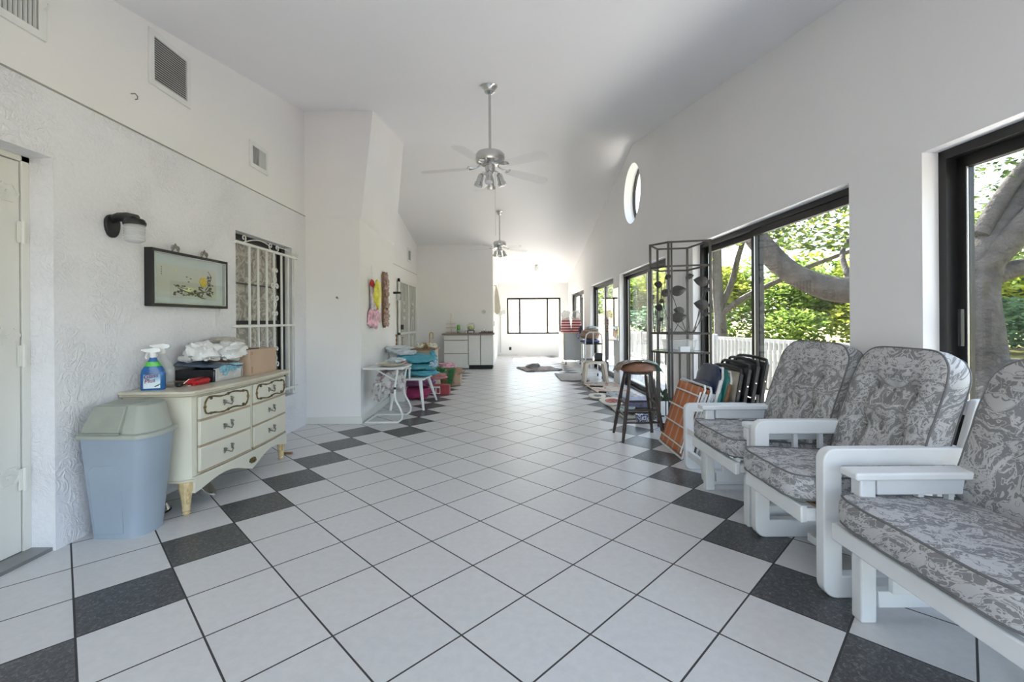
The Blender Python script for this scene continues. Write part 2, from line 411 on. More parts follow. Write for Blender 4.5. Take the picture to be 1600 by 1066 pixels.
# sliding glass doors in the right wall
def slider(num, y0, y1, ym, extra=True):
    root = bpy.data.objects.new('window_%d' % num, None); COL.objects.link(root); rloc(root); root['kind'] = 'structure'
    f = MB(); x0, x1 = .085, .185
    f.box(x0, x1, y0, y1, HEAD-.045, HEAD); f.box(x0, x1, y0, y1, 0, .03)
    f.box(x0, x1, y0, y0+.04, 0, HEAD); f.box(x0, x1, y1-.04, y1, 0, HEAD)
    obj('window_frame', f, M['frame'], root, smooth=False)
    def panel(a0, a1, xc, nm='sash'):
        q = MB(); w_ = .05
        q.box(xc-.018, xc+.018, a0, a0+w_, .03, HEAD-.045); q.box(xc-.018, xc+.018, a1-w_, a1, .03, HEAD-.045)
        q.box(xc-.018, xc+.018, a0, a1, .03, .10); q.box(xc-.018, xc+.018, a0, a1, HEAD-.10, HEAD-.045)
        so = obj(nm, q, M['frame'], root, smooth=False)
        obj('pane', MB().box(xc-.003, xc+.003, a0+w_, a1-w_, .10, HEAD-.10), M['tinted'], so, smooth=False)
        st_ = MB().box(xc-.022, xc-.018, a1-w_-.006, a1-w_, .1, HEAD-.1); st_.box(xc-.022, xc-.018, a0+w_, a0+w_+.006, .1, HEAD-.1)
        obj('glazing_strip', st_, M['chrome'], so, smooth=False)
        return so
    s1 = panel(y0+.04, ym+.03, .115); s2 = panel(ym-.03, y1-.04, .158)
    h_ = MB().box(.088, .097, y1-.30 if num == 1 else ym-.02, y1-.275 if num == 1 else ym, .95, 1.12)
    return root
r1 = slider(1, -1.6, 2.305, .2)
slider(2, 2.794, 5.12, 4.05); slider(3, 5.98, 8.40, 7.07); slider(4, 8.87, 11.26, 10.09); slider(5, 12.19, 14.78, 13.4)
lh = obj('latch_handle', MB().box(.078, .097, 2.19, 2.205, 1.06, 1.24), M['black'], r1, bevel=.003)
# round window
root = bpy.data.objects.new('window_6', None); COL.objects.link(root); rloc(root); root['kind'] = 'structure'
o_ = [(RY + RR*math.cos(2*PI*k/48), RZ_ + RR*math.sin(2*PI*k/48)) for k in range(48)]
i_ = [(RY + (RR-.035)*math.cos(2*PI*k/48), RZ_ + (RR-.035)*math.sin(2*PI*k/48)) for k in range(48)]
fr = obj('window_frame', MB().ring(o_, i_, .16, .198, 'x'), M['frame'], root)
obj('pane', MB().prism(i_, .175, .181, 'x'), M['glass'], root, smooth=False)
# far window
root = bpy.data.objects.new('window_7', None); COL.objects.link(root); root.location = (0, 15.3, 0); root['kind'] = 'structure'
f = MB(); Y0_, Y1_ = .02, .09; t = .055
f.box(FX0, FX1, Y0_, Y1_, FZ1-t, FZ1); f.box(FX0, FX1, Y0_, Y1_, FZ0, FZ0+t)
for xx in (FX0, .20, 1.14, FX1-t): f.box(xx, xx+t, Y0_, Y1_, FZ0, FZ1)
obj('window_frame', f, M['frame'], root, smooth=False)
obj('pane', MB().box(FX0+t, FX1-t, .05, .056, FZ0+t, FZ1-t), M['glass'], root, smooth=False)

# door at the left edge
root = bpy.data.objects.new('door_1', None); COL.objects.link(root); root.location = (-2.575, DY0, 0); root['kind'] = 'structure'
def L(b, par, nm, m, **k): return obj(nm, b, m, par, world=True, **k)
L(MB().box(-2.575, -2.556, DY0+.03, DY1-.045, .02, DZ-.035), root, 'door_leaf', M['door'], bevel=.002)
jb = MB(); jb.box(-2.575, -2.55, DY1-.04, DY1, 0, DZ); jb.box(-2.575, -2.55, DY0, DY0+.028, 0, DZ); jb.box(-2.575, -2.55, DY0, DY1, DZ-.03, DZ)
L(jb, root, 'door_frame', M['door'], bevel=.002)
for zz in (1.62, .98, .34):
    hb = MB().box(-2.552, -2.545, DY1-.062, DY1-.022, zz, zz+.11); hb.cyl((-2.541, DY1-.042, zz-.005), (-2.541, DY1-.042, zz+.115), .007, 10)
    L(hb, root, 'hinge', M['white_trim'])
L(MB().box(-2.6, -2.44, DY0, DY1, 0, .018), root, 'threshold', simple('aluminium_sill', (.30,.30,.30), .4, .7))
for zz in (1.87, 1.14, .42):
    hx = MB()
    pts = [(DY1-.10+.055*math.cos(k*PI/3), zz+.055*math.sin(k*PI/3)) for k in range(6)]
    inn = [(DY1-.10+.043*math.cos(k*PI/3), zz+.043*math.sin(k*PI/3)) for k in range(6)]
    hx.ring(pts, inn, -2.556, -2.550, 'x'); pm = [(DY1-.10+.014*math.cos(k*PI/3), zz+.014*math.sin(k*PI/3)) for k in range(6)]
    hx.prism(pm, -2.556, -2.549, 'x')
    L(hx, root, 'rosette', M['door'])

# barred window in the left wall
g = G('lace_curtain'); co = g.co(); s = g.sep(co)
nz = g.noise(co, 6, 2, .5, 2.5); vv = g.M('ABSOLUTE', g.M('SUBTRACT', nz, .5))
fold = g.M('SINE', g.M('MULTIPLY', s[1], 70))
g.color(g.ramp(vv, [(.0, (.80,.74,.68)), (.05, (.62,.56,.50)), (.12, (.40,.35,.31))])); g.set(.8); g.bump(fold, .5, .02); M['lace'] = g.m
root = bpy.data.objects.new('window_8', None); COL.objects.link(root); root.location = (-2.55, WY0, WZ0); root['kind'] = 'structure'
f = MB()
f.box(-2.55, -2.515, WY0, WY1, WZ1-.05, WZ1); f.box(-2.55, -2.515, WY0, WY1, WZ0, WZ0+.04)
f.box(-2.55, -2.515, WY0, WY0+.04, WZ0, WZ1); f.box(-2.55, -2.505, WY1-.075, WY1, WZ0, WZ1)
f.box(-2.55, -2.52, WY0, WY1, 1.18, 1.215); f.box(-2.55, -2.535, WY0, WY1, 1.555, 1.57)
L(f, root, 'window_frame', M['frame'], smooth=False)
L(MB().box(-2.53, -2.527, WY0+.04, WY1-.07, WZ0+.04, WZ1-.05), root, 'pane', M['glass'], smooth=False)
cb = MB().sheet(lambda u, v_: (-2.562+.006*math.sin(u*60), WY0+.03+u*(WY1-WY0-.09), WZ0+.03+v_*(WZ1-WZ0-.07)), 120, 4)
L(cb, root, 'curtain', M['lace'])
struct('trim_4', MB().box(-2.515, XL+.03, WY0, WY1+.02, WZ0-.03, WZ0+.004), M['stucco'])

def spiral(cx, cz, r, a0, turns, dirn=1, n=16, plane='yz', X=0):
    pts = []
    for k in range(n+1):
        t = k/n; rr = r*(1-.75*t); a_ = a0 + dirn*turns*2*PI*t
        pts.append((X, cx + rr*math.cos(a_), cz + rr*math.sin(a_)))
    return pts
def ccurl(cy, cz, r, X, up=1, side=1):     # a C scroll
    return [(X, cy + side*r*math.cos(a)*1.0, cz + up*r*math.sin(a)) for a in [math.radians(q) for q in range(-150, 151, 20)]]
GX = -2.375
gt = thing('window_grille', (GX, 4.43, .45), 'white wrought iron security grille over the curtained window behind the dresser', 'window grille')
for z_ in (1.895, 1.165, .50): L(MB().bar((GX, 3.88, z_), (GX, 4.99, z_), .022, .022), gt, 'rail', M['whitemetal'])
for y_ in (4.08, 4.22, 4.365, 4.5, 4.645, 4.78, 4.91):
    b = MB().bar((GX, y_, .46), (GX, y_, 1.895), .015, .015); L(b, gt, 'bar', M['whitemetal'])
for y_ in (3.90, 4.97):
    for z_ in (1.895, 1.165, .50): L(MB().bar((GX, y_, z_), (XL-.002, y_, z_), .012, .012), gt, 'wall_bracket', M['whitemetal'])
b = MB()
for cy, dr in ((4.0, 1), (4.44, -1), (4.56, 1), (4.99, -1)):
    b.tube(spiral(cy, 1.945, .035, -PI/2, 1.1, dr, 14, X=GX), .005, 6)
b.tube([(GX, 3.99+t*.44, 1.905+.06*math.sin(PI*t*.8)) for t in [k/12 for k in range(13)]], .005, 6)
b.tube([(GX, 4.56+t*.44, 1.955-.045*t+.02*math.sin(PI*t)) for t in [k/12 for k in range(13)]], .005, 6)
L(b, gt, 'top_scroll', M['whitemetal'])
for zc in (1.50, .72):
    b = MB()
    for sgn in (1, -1):
        for dz, r in ((.21, .026), (.055, .034), (-.055, .034), (-.21, .026)):
            b.tube(spiral(4.5+sgn*(r+.004), zc+dz, r, PI if sgn > 0 else 0, 1.05, (1 if dz > 0 else -1)*(-sgn), 14, X=GX+.008), .006, 6)
        b.tube([(GX+.008, 4.5+sgn*.002, zc+.17), (GX+.008, 4.5+sgn*.03, zc+.12), (GX+.008, 4.5+sgn*.004, zc+.09)], .006, 6)
        b.bar((GX+.008, 4.47, zc+sgn*.21), (GX+.008, 4.53, zc+sgn*.21), .008, .006)
        b.tube([(GX+.008, 4.5+sgn*.002, zc-.17), (GX+.008, 4.5+sgn*.03, zc-.12), (GX+.008, 4.5+sgn*.004, zc-.09)], .006, 6)
    L(b, gt, 'scroll_ornament', M['whitemetal'])

# ------------------------------------------------------------------ wall vents, hook, sconce, picture
def vent(y0, y1, z0, z1, label, vertical=False, n=14, split=False):
    t_ = thing('wall_vent', (XL, (y0+y1)/2, z0), label, 'vent'); b = MB()
    b.ring([(y0,z0),(y1,z0),(y1,z1),(y0,z1)], [(y0+.04,z0+.04),(y1-.04,z0+.04),(y1-.04,z1-.04),(y0+.04,z1-.04)], XL+.001, XL+.016, 'x')
    L(b, t_, 'frame', M['white'], bevel=.003)
    L(MB().box(XL+.001, XL+.003, y0+.03, y1-.03, z0+.03, z1-.03), t_, 'backing', simple('vent_dark', (.10,.10,.10), .8), smooth=False)
    b = MB()
    if not vertical:
        for k in range(n):
            z_ = z0+.045+(z1-z0-.09)*(k+.5)/n; b.hexa([(XL+.004, y0+.04, z_-.004),(XL+.013, y0+.04, z_-.009),(XL+.013, y1-.04, z_-.009),(XL+.004, y1-.04, z_-.004)],
                [(XL+.004, y0+.04, z_+.002),(XL+.013, y0+.04, z_-.004),(XL+.013, y1-.04, z_-.004),(XL+.004, y1-.04, z_+.002)])
    else:
        m = n
        for k in range(m):
            y_ = y0+.045+(y1-y0-.09)*(k+.5)/m
            if split and k < m/2: b.bar((XL+.007, y_+.004, z0+.04), (XL+.007, y_-.004, z1-.04), .003, .003); continue
            b.hexa([(XL+.004,y_-.006,z0+.04),(XL+.013,y_+.001,z0+.04),(XL+.013,y_+.006,z0+.04),(XL+.004,y_,z0+.04)],
                   [(XL+.004,y_-.006,z1-.04),(XL+.013,y_+.001,z1-.04),(XL+.013,y_+.006,z1-.04),(XL+.004,y_,z1-.04)])
    L(b, t_, 'louvre', M['whitebox'], smooth=False); return t_
vent(3.017, 3.404, 2.805, 3.18, 'square white louvred return grille high on the left wall, near the ceiling', n=18)
v2 = vent(1.90, 2.35, 2.66, 2.95, 'white supply register with upright louvres, cut off by the top left corner of the photo', True, 16)
L(MB().tube([(XL+.016, 2.335, 2.82), (XL+.03, 2.335, 2.83), (XL+.03, 2.345, 2.85), (XL+.02, 2.35, 2.86)], .004, 6), v2, 'lever', M['white'])
vent(4.17, 4.48, 2.645, 2.89, 'small wall register, half dark and half white, above the barred window', True, 16, True)
one('wall_hook', MB().tube([(XL, 2.88, 2.66), (XL+.03, 2.88, 2.66), (XL+.04, 2.885, 2.645), (XL+.035, 2.89, 2.63), (XL+.02, 2.892, 2.63)], .0035, 8), M['pewter'],
    'tiny metal hook screwed into the left wall below the square return grille', 'hook')
def vent_far():
    y0, y1, z0, z1 = 10.75, 11.1, 2.62, 2.95
    t_ = thing('wall_vent', (XB, 10.9, z0), 'small grey register on the far left wall above the double security door', 'vent')
    L(MB().ring([(y0,z0),(y1,z0),(y1,z1),(y0,z1)], [(y0+.05,z0+.05),(y1-.05,z0+.05),(y1-.05,z1-.05),(y0+.05,z1-.05)], XB, XB+.016, 'x'), t_, 'frame', M['white'])
    L(MB().box(XB, XB+.006, y0+.05, y1-.05, z0+.05, z1-.05), t_, 'louvre', simple('grey_louvre', (.25,.25,.25), .6))
vent_far()

t_ = thing('wall_lantern', (XL, 2.73, 1.76), 'black wall lantern with a ribbed glass jar above the trash bin', 'wall light')
L(MB().prism([(2.73+.05*math.cos(a), 1.80+(.055 if math.sin(a) > 0 else .085)*math.sin(a)) for a in [2*PI*k/24 for k in range(24)]], XL, XL+.02, 'x'), t_, 'backplate', M['black'], bevel=.004)
L(MB().tube([(XL+.01, 2.73, 1.825), (XL+.05, 2.73, 1.84), (XL+.10, 2.73, 1.838), (XL+.15, 2.73, 1.822)], [.026, .027, .03, .034], 12), t_, 'arm', M['black'])
L(MB().lathe([(.02,.045),(.048,.035),(.058,.015),(.056,0),(.02,0)], (XL+.145, 2.73, 1.79), 24), t_, 'cap', M['black'])
L(MB().lathe([(.050,0)]+[(.050+(.003 if k % 2 else 0), -.008*k) for k in range(1, 13)]+[(.035,-.105),(.0,-.108)], (XL+.145, 2.73, 1.792), 24), t_, 'glass_jar', M['ribglass'])
L(MB().lathe([(.012,0),(.018,-.03),(.014,-.06),(0,-.065)], (XL+.145, 2.73, 1.785), 12), t_, 'bulb', M['ceramic'])

# framed picture
t_ = thing('framed_picture', (XL, 3.37, 1.31), 'shadow box picture of grey branches with a yellow blossom, black frame, above the dresser', 'picture')
PX = -2.373
def rq(y0, y1, z0, z1): return [(y0,z0),(y1,z0),(y1,z1),(y0,z1)]
L(MB().ring(rq(2.975,3.765,1.312,1.700), rq(2.995,3.745,1.332,1.680), XL+.001, PX, 'x'), t_, 'frame', M['black'], smooth=False)
L(MB().ring(rq(2.995,3.745,1.332,1.680), rq(3.000,3.740,1.337,1.675), XL+.002, PX-.001, 'x'), t_, 'silver_fillet', M['chrome'], smooth=False)
L(MB().box(XL+.001, XL+.022, 2.997, 3.743, 1.334, 1.678), t_, 'mat_board', simple('pale_blue_mount', (.66,.72,.74), .8, var=.02), smooth=False)
g = G('painted_silk'); s = g.sep(g.co()); g.color(g.ramp(g.M('ADD', g.M('MULTIPLY', s[2], 3.5), 0), [(.0, (.50,.57,.57)), (.35, (.62,.64,.58)), (.5, (.60,.60,.50)), (1, (.66,.67,.62))])); g.set(.7)
art = L(MB().box(XL+.022, XL+.024, 3.05, 3.66, 1.375, 1.61), t_, 'artwork', g.m, smooth=False)
rnd_ = random.Random(3); b = MB(); AX = XL+.0255
def stroke(pts, r): b.tube([(AX, y_, z_) for y_, z_ in pts], r, 5)
stroke([(3.24,1.45),(3.31,1.43),(3.40,1.415),(3.48,1.43),(3.55,1.44),(3.60,1.47)], [.002,.005,.007,.006,.004,.002])
stroke([(3.44,1.41),(3.48,1.39),(3.53,1.385)], [.006,.005,.002]); stroke([(3.20,1.47),(3.27,1.455),(3.34,1.44)], .002)
stroke([(3.53,1.45),(3.58,1.50),(3.60,1.56),(3.56,1.60)], [.004,.003,.003,.002]); stroke([(3.56,1.45),(3.60,1.44),(3.62,1.42)], .003)
for k in range(80):
    cy = rnd_.choice([3.22,3.30,3.36,3.44,3.48,3.55,3.59,3.57])+rnd_.uniform(-.03,.03); cz = 1.44+rnd_.uniform(-.04,.03)+(.09 if cy > 3.52 and rnd_.random() < .5 else 0)
    rr = rnd_.uniform(.005,.012); b.prism([(cy+rr*math.cos(a)*1.3, cz+rr*math.sin(a)*(.5+.5*rnd_.random())) for a in [2*PI*q/7 for q in range(7)]], AX-.001, AX+.001, 'x')
for (cy, cz) in ((3.33,1.535),(3.35,1.50),(3.37,1.525)): b.prism([(cy-.012,cz),(cy,cz+.006),(cy+.012,cz),(cy,cz-.004)], AX-.001, AX+.001, 'x')
L(b, art, 'ink_branches', simple('ink_grey_brown', (.16,.14,.11), .7, var=.4, scale=90))
b = MB()
for k in range(6):
    a_ = k*PI/3; b.prism([(3.505+.023*math.cos(a_)+.022*math.cos(q), 1.512+.020*math.sin(a_)+.019*math.sin(q)) for q in [2*PI*j/10 for j in range(10)]], AX, AX+.002+.0003*k, 'x')
L(b, art, 'yellow_blossom', simple('yellow_petals', (.78,.60,.06), .6, var=.15, scale=60))
L(MB().prism([(3.22+.014*math.cos(q), 1.575+.012*math.sin(q)) for q in [2*PI*j/16 for j in range(16)]], AX-.001, AX+.0005, 'x'), art, 'pale_sun', simple('pale_yellow_wash', (.70,.68,.42), .7, var=.05))
b = MB()
for k in range(4):
    z_ = 1.585-.016*k; b.box(AX-.001, AX+.0005, 3.085, 3.095, z_, z_+.002); b.box(AX-.001, AX+.0005, 3.089, 3.091, z_-.006, z_+.004); b.box(AX-.001, AX+.0005, 3.086, 3.094, z_-.005, z_-.0035)
L(b, art, 'brush_characters', simple('ink', (.2,.2,.2), .7))
L(MB().box(PX-.006, PX-.004, 3.0, 3.74, 1.337, 1.675), t_, 'glazing', M['glass'], smooth=False)
for yy in (3.20, 3.50):
    b = MB()
    b.tube(spiral(yy-.022, 1.725, .020, 0, 1.2, 1, 14, X=PX-.012), .005, 6); b.tube(spiral(yy+.022, 1.725, .020, PI, 1.2, -1, 14, X=PX-.012), .005, 6)
    b.tube([(PX-.012, yy-.03, 1.705), (PX-.012, yy, 1.755), (PX-.012, yy+.03, 1.705)], .006, 6)
    L(b, t_, 'crest_ornament', M['pewter'])

# ------------------------------------------------------------------ dresser
DX = -2.00      # front plane
t_ = thing('dresser', (-2.2, 3.39, 0), 'cream provincial dresser with six drawers and gilt scroll trim against the left wall', 'dresser')
def bow(u): return DX + .028*math.sin(PI*u)**1.0 + 0.0       # bowed front, u along length
Ya, Yb = 2.79, 4.00
def front_poly(off=0, back=-2.41, y0=Ya, y1=Yb, ch=.05):
    pts = [(back, y0), (DX-ch+off, y0)]
    for k in range(13):
        u = k/12; y_ = y0+.035 + (y1-y0-.07)*u; pts.append((bow(u)+off, y_))
    pts += [(DX-ch+off, y1), (back, y1)]; return pts
b = MB().prism(front_poly(-.012), .21, .742); L(b, t_, 'carcass', M['cream'])
b = MB().prism(front_poly(.030, -2.418, Ya-.03, Yb+.03), .758, .776); b.prism(front_poly(.020, -2.418, Ya-.02, Yb+.02), .744, .758)
L(b, t_, 'top', M['creamtop'], bevel=.004)
b = MB(); b.prism(front_poly(.024, -2.418, Ya-.024, Yb+.024), .742, .7445); L(b, t_, 'gilt_line', M['tanwood'])
ymid = (Ya+Yb)/2
rows = [(.585, .728), (.420, .570), (.255, .405)]
def dface(y0, y1, z0, z1, dx0, dx1, n=8):
    mbx = MB(); 
    lo = []; 
    for k in range(n+1):
        y_ = y0+(y1-y0)*k/n; u = (y_-Ya)/(Yb-Ya); lo.append((bow(u), y_))
    A = [(x+dx0, y_) for x, y_ in lo] + [(x+dx1, y_) for x, y_ in lo[::-1]]
    return mbx.prism(A, z0, z1)
def handle(yc, zc):
    u = (yc-Ya)/(Yb-Ya); X = bow(u)+.012; h_ = MB()
    h_.tube([(X, yc-.035, zc), (X+.018, yc-.025, zc-.008), (X+.024, yc, zc-.020), (X+.018, yc+.025, zc-.004), (X, yc+.035, zc+.012)], .0045, 6)
    for sg, zz in ((-1, zc+.002), (1, zc+.014)):
        for a0 in range(0, 360, 60):
            a_ = math.radians(a0+10); r_ = .022 if a0 % 120 == 0 else .015
            cy, cz = yc+sg*.038, zz
            h_.hexa([(X, cy-.004*math.sin(a_), cz+.004*math.cos(a_)), (X, cy+.004*math.sin(a_), cz-.004*math.cos(a_)), (X, cy+r_*math.cos(a_)+.003*math.sin(a_), cz+r_*math.sin(a_)-.003*math.cos(a_)), (X, cy+r_*math.cos(a_)-.003*math.sin(a_), cz+r_*math.sin(a_)+.003*math.cos(a_))],
                    [(X+.006, cy-.004*math.sin(a_), cz+.004*math.cos(a_)), (X+.006, cy+.004*math.sin(a_), cz-.004*math.cos(a_)), (X+.005, cy+r_*math.cos(a_)+.003*math.sin(a_), cz+r_*math.sin(a_)-.003*math.cos(a_)), (X+.005, cy+r_*math.cos(a_)-.003*math.sin(a_), cz+r_*math.sin(a_)+.003*math.cos(a_))])
    return h_
for c0, c1 in ((Ya+.075, ymid-.022), (ymid+.022, Yb-.06)):
    for ri, (z0, z1) in enumerate(rows):
        dr = L(dface(c0, c1, z0, z1, -.01, .010), t_, 'drawer', M['cream'], bevel=.004)
        L(dface(c0, c1, z0-.0145, z0-.0005, -.01, .007), dr, 'drawer_edge', M['tanwood'])
        yc = (c0+c1)/2; zc = (z0+z1)/2
        L(handle(yc, zc), dr, 'handle', M['pewter'])
        if ri == 0:      # gilt cartouche
            b = MB(); P = []
            W_, H_ = (c1-c0)/2-.035, (z1-z0)/2-.018
            base_ = rrect(-W_, W_, -H_, H_, H_*.8, 8); path = []
            for q0, q1 in zip(base_, base_[1:]+base_[:1]):
                for j in range(8 if abs(q1[0]-q0[0]) > .05 else 1):
                    t = j/8; path.append((q0[0]+(q1[0]-q0[0])*t, q0[1]+(q1[1]-q0[1])*t))
            for (py, pz) in path:
                wv_ = .007*math.sin(py/W_*PI*2.0 + (0 if pz > 0 else PI)) * (1 if abs(pz) > H_*.8 else 0)
                y_ = yc+py; P.append((bow((y_-Ya)/(Yb-Ya))+.013, y_, zc+pz+wv_*(1 if pz > 0 else -1)))
            b.tube(P, [.0045+.002*abs(math.sin(5*k)) for k in range(len(P))], 6, closed=True)
            for (yy, zz) in ((yc, zc+H_), (yc, zc-H_), (yc-W_, zc), (yc+W_, zc), (yc-W_*.75, zc+H_*.9), (yc+W_*.75, zc+H_*.9), (yc-W_*.75, zc-H_*.9), (yc+W_*.75, zc-H_*.9)):
                b.blob((bow((yy-Ya)/(Yb-Ya))+.013, yy, zz), (.006, .013, .009), .3, 3, yy*9, 8, 6)
            L(b, dr, 'gilt_cartouche', M['gold'])
L(MB().add([], []).prism([(bow(.5)-.01, ymid-.012), (bow(.5)+.004, ymid-.012), (bow(.5)+.004, ymid+.012), (bow(.5)-.01, ymid+.012)], .26, .73), t_, 'centre_stile', M['creamtop'], bevel=.004)
# scalloped apron
pts_top = []; n = 32
lo = []; 
for k in range(n+1):
    u = k/n; y_ = Ya+.035+(Yb-Ya-.07)*u
    e = abs(u-.5)*2; zb = .135 - .015*(1-e) + .030*math.sin(PI*min(1, e*1.15))**2*0 + (.055*math.sin(PI*e)**1.3) - .02*(1-e)**4
    lo.append((bow(u), y_, zb))
b = MB(); vs = []
for (x, y_, zb) in lo: vs += [(x-.014, y_, zb), (x+.008, y_, zb), (x+.008, y_, .235), (x-.014, y_, .235)]
fs = []
for k in range(n):
    a0, b0 = 4*k, 4*k+4; fs += [(a0, a0+1, b0+1, b0), (a0+1, a0+2, b0+2, b0+1), (a0+2, a0+3, b0+3, b0+2), (a0+3, a0, b0, b0+3)]
fs += [(0,1,2,3), (4*n+3, 4*n+2, 4*n+1, 4*n)]
b.add(vs, fs); L(b, t_, 'apron', M['cream'])
b = MB().prism(front_poly(.006, -2.41, Ya-.005, Yb+.005), .205, .222); L(b, t_, 'base_moulding', M['creamtop'], bevel=.004)
b = MB(); b.blob((bow(.5)+.012, ymid, .165), (.012,.035,.020), .4, 3, 2, 12, 8); L(b, t_, 'gilt_shell', M['gold'])
for (x, y_) in ((DX-.045, Ya+.03), (DX-.045, Yb-.03), (-2.37, Ya+.03), (-2.37, Yb-.03)):
    b = MB().lathe([(.013,0),(.024,.012),(.018,.024),(.026,.034),(.022,.045),(.028,.10),(.036,.15),(.042,.185),(.040,.21)], (x, y_, 0), 10)
    for k in range(5): b.blob((x+.026, y_-.02, .19-.025*k), (.009,.009,.013), .2, 3, k, 8, 6)
    L(b, t_, 'leg', M['yellowwood'])

TZ = .776
# glass cleaner bottle
def superell(w, d, n=20, e=.6): return [(w*math.copysign(abs(math.cos(2*PI*k/n))**e, math.cos(2*PI*k/n)), d*math.copysign(abs(math.sin(2*PI*k/n))**e, math.sin(2*PI*k/n))) for k in range(n)]
def bottle(loc, rz, sc, body, label, cat, headc, withlabel):
    t_ = thing('spray_bottle', loc, label, cat, (0, 0, rz))
    lv = [(.060,.028,0),(.064,.031,.006),(.064,.031,.10),(.058,.029,.128),(.040,.024,.158),(.026,.022,.182),(.018,.018,.196),(.017,.017,.205)]
    b = MB().loft([[(x*sc, y*sc, z*sc) for x, y in superell(w_, d_)] and [(x*sc, y*sc, z*sc) for x, y in superell(w_, d_)] for w_, d_, z in lv])
    obj('body', b, body, t_)
    if withlabel:
        g = G('bottle_label'); s = g.sep(g.co()); nz = g.noise(g.co(), 30, 2)
        g.color(g.ramp(g.M('ADD', g.M('MULTIPLY', s[2], 8), g.M('MULTIPLY', nz, .2)), [(.05, (.75,.85,.92)), (.45, (.70,.82,.90)), (.75, (.20,.45,.70)), (1, (.10,.30,.55))])); g.set(.3)
        lb = MB().loft([[(x*sc, y*sc, z*sc) for x, y in superell(.0585, .0325)] for z in (.012, .10)]); lab = obj('label', lb, g.m, t_)
        band = MB().loft([[(x*sc*1.02, y*sc*1.02, z*sc) for x, y in superell(w_, d_)] for w_, d_, z in ((.045,.0255,.150),(.030,.0225,.178))])
        obj('green_band', band, simple('green_label', (.10,.50,.05), .3, var=.3, scale=60), t_)
        for txt, xx, zz, szz in (('Glass', -.042, .072, .036), ('Plus', -.038, .044, .036)):
            cu = bpy.data.curves.new('lettering', 'FONT'); cu.body = txt; cu.size = szz*sc; cu.extrude = .0008; cu.shear = .35; cu.offset = .0002
            tmp = bpy.data.objects.new('tmp', cu); COL.objects.link(tmp); bpy.context.view_layer.update()
            me = bpy.data.meshes.new_from_object(tmp); bpy.data.objects.remove(tmp)
            me.materials.clear(); me.materials.append(M['text'])
            o = bpy.data.objects.new('lettering', me); COL.objects.link(o); o.parent = lab; o.location = (xx*sc, -.0338*sc, zz*sc); o.rotation_euler = (PI/2, -.15, 0)
        b = MB()
        for k in range(3): b.prism([(.012+.012*k, .022+.006*k), (.030+.012*k, .034+.006*k), (.024+.012*k, .020+.006*k)], -.0345, -.033, 'y')
        obj('leaf_print', MB().add([tuple(c*sc for c in v_) for v_ in b.v], b.f), simple('dark_leaf', (.02,.10,.08), .5), lab)
    h_ = MB().lathe([(.018,.203),(.019,.208),(.019,.232),(.014,.236)], n=16)
    h_.loft([[(x, y, z) for (x, y, z) in ((x0_, -w_, z0_), (x0_, w_, z0_), (x0_, w_*.8, z1_), (x0_, -w_*.8, z1_))] for x0_, w_, z0_, z1_ in ((-.050,.008,.244,.258),(-.030,.010,.238,.262),(.010,.014,.234,.265),(.034,.012,.238,.262),(.042,.009,.244,.254))])
    h_.box(-.010, .012, -.011, .011, .225, .245)
    h_.v = [(x*sc, y*sc, z*sc) for x, y, z in h_.v]; obj('spray_head', h_, headc, t_, bevel=.002)
    b = MB().tube([(-.022*sc, 0, .240*sc), (-.034*sc, 0, .225*sc), (-.038*sc, 0, .205*sc), (-.032*sc, 0, .195*sc)], .005*sc, 8); obj('trigger', b, headc, t_)
    b = MB().cyl((-.050*sc, 0, .251*sc), (-.060*sc, 0, .251*sc), .007*sc, 10); obj('nozzle', b, headc, t_)
    return t_
bottle((-2.285, 2.87, TZ), math.radians(22), 1.0, simple('blue_bottle_plastic', (.02,.12,.35), .2, var=.2, scale=12), 'blue glass cleaner spray bottle with white trigger, standing at the near end of the dresser', 'spray bottle', M['ceramic'], True)
bottle((-2.31, 2.975, TZ), math.radians(20), 1.08, M['clearplastic'], 'white and clear spray bottle standing just behind the blue cleaner bottle', 'spray bottle', M['ceramic'], False)

# things on the dresser
t_ = thing('shopping_bag_parcel', (-2.25, 3.36, TZ), 'boxy parcel in black and clear plastic lying flat on the dresser, under white bags', 'parcel')
L(MB().box(-2.40, -2.115, 3.20, 3.50, TZ, TZ+.088), t_, 'wrapped_box', M['blackbag'], bevel=.008)
L(MB().box(-2.13, -2.107, 3.21, 3.50, TZ+.002, TZ+.095), t_, 'pale_end', M['whitebox'], bevel=.003)
b = MB().sheet(lambda u, v_: (-2.40+.31*u, 3.19+.30*v_, TZ+.094+.012*noise.noise(Vector((u*4, v_*4, 1)))+.045*(1-u)**1.0*(.6+.4*math.sin(v_*6))*0+.055*math.sin(PI*min(1, v_*1.1+.15))*(1-.55*u)), 16, 14)
L(b, t_, 'blue_sleeve', M['blueplastic'], solid=.010)
b = MB(); 
for (yy, zz, r_) in ((3.27,.060,.026),(3.33,.066,.024),(3.40,.062,.028),(3.46,.066,.022),(3.30,.03,.02)): b.blob((-2.103, yy, TZ+zz+.03), (.012, r_*1.3, r_), .4, 3, yy*7, 12, 8)
L(b, t_, 'pale_blue_wrapper', M['lightblue'])
L(MB().sheet(lambda u, v_: (-2.098+.006*noise.noise(Vector((u*5, v_*5, 7))), 3.20+.31*u, TZ+.004+.115*v_), 12, 8), t_, 'clear_cover', M['clearplastic'])
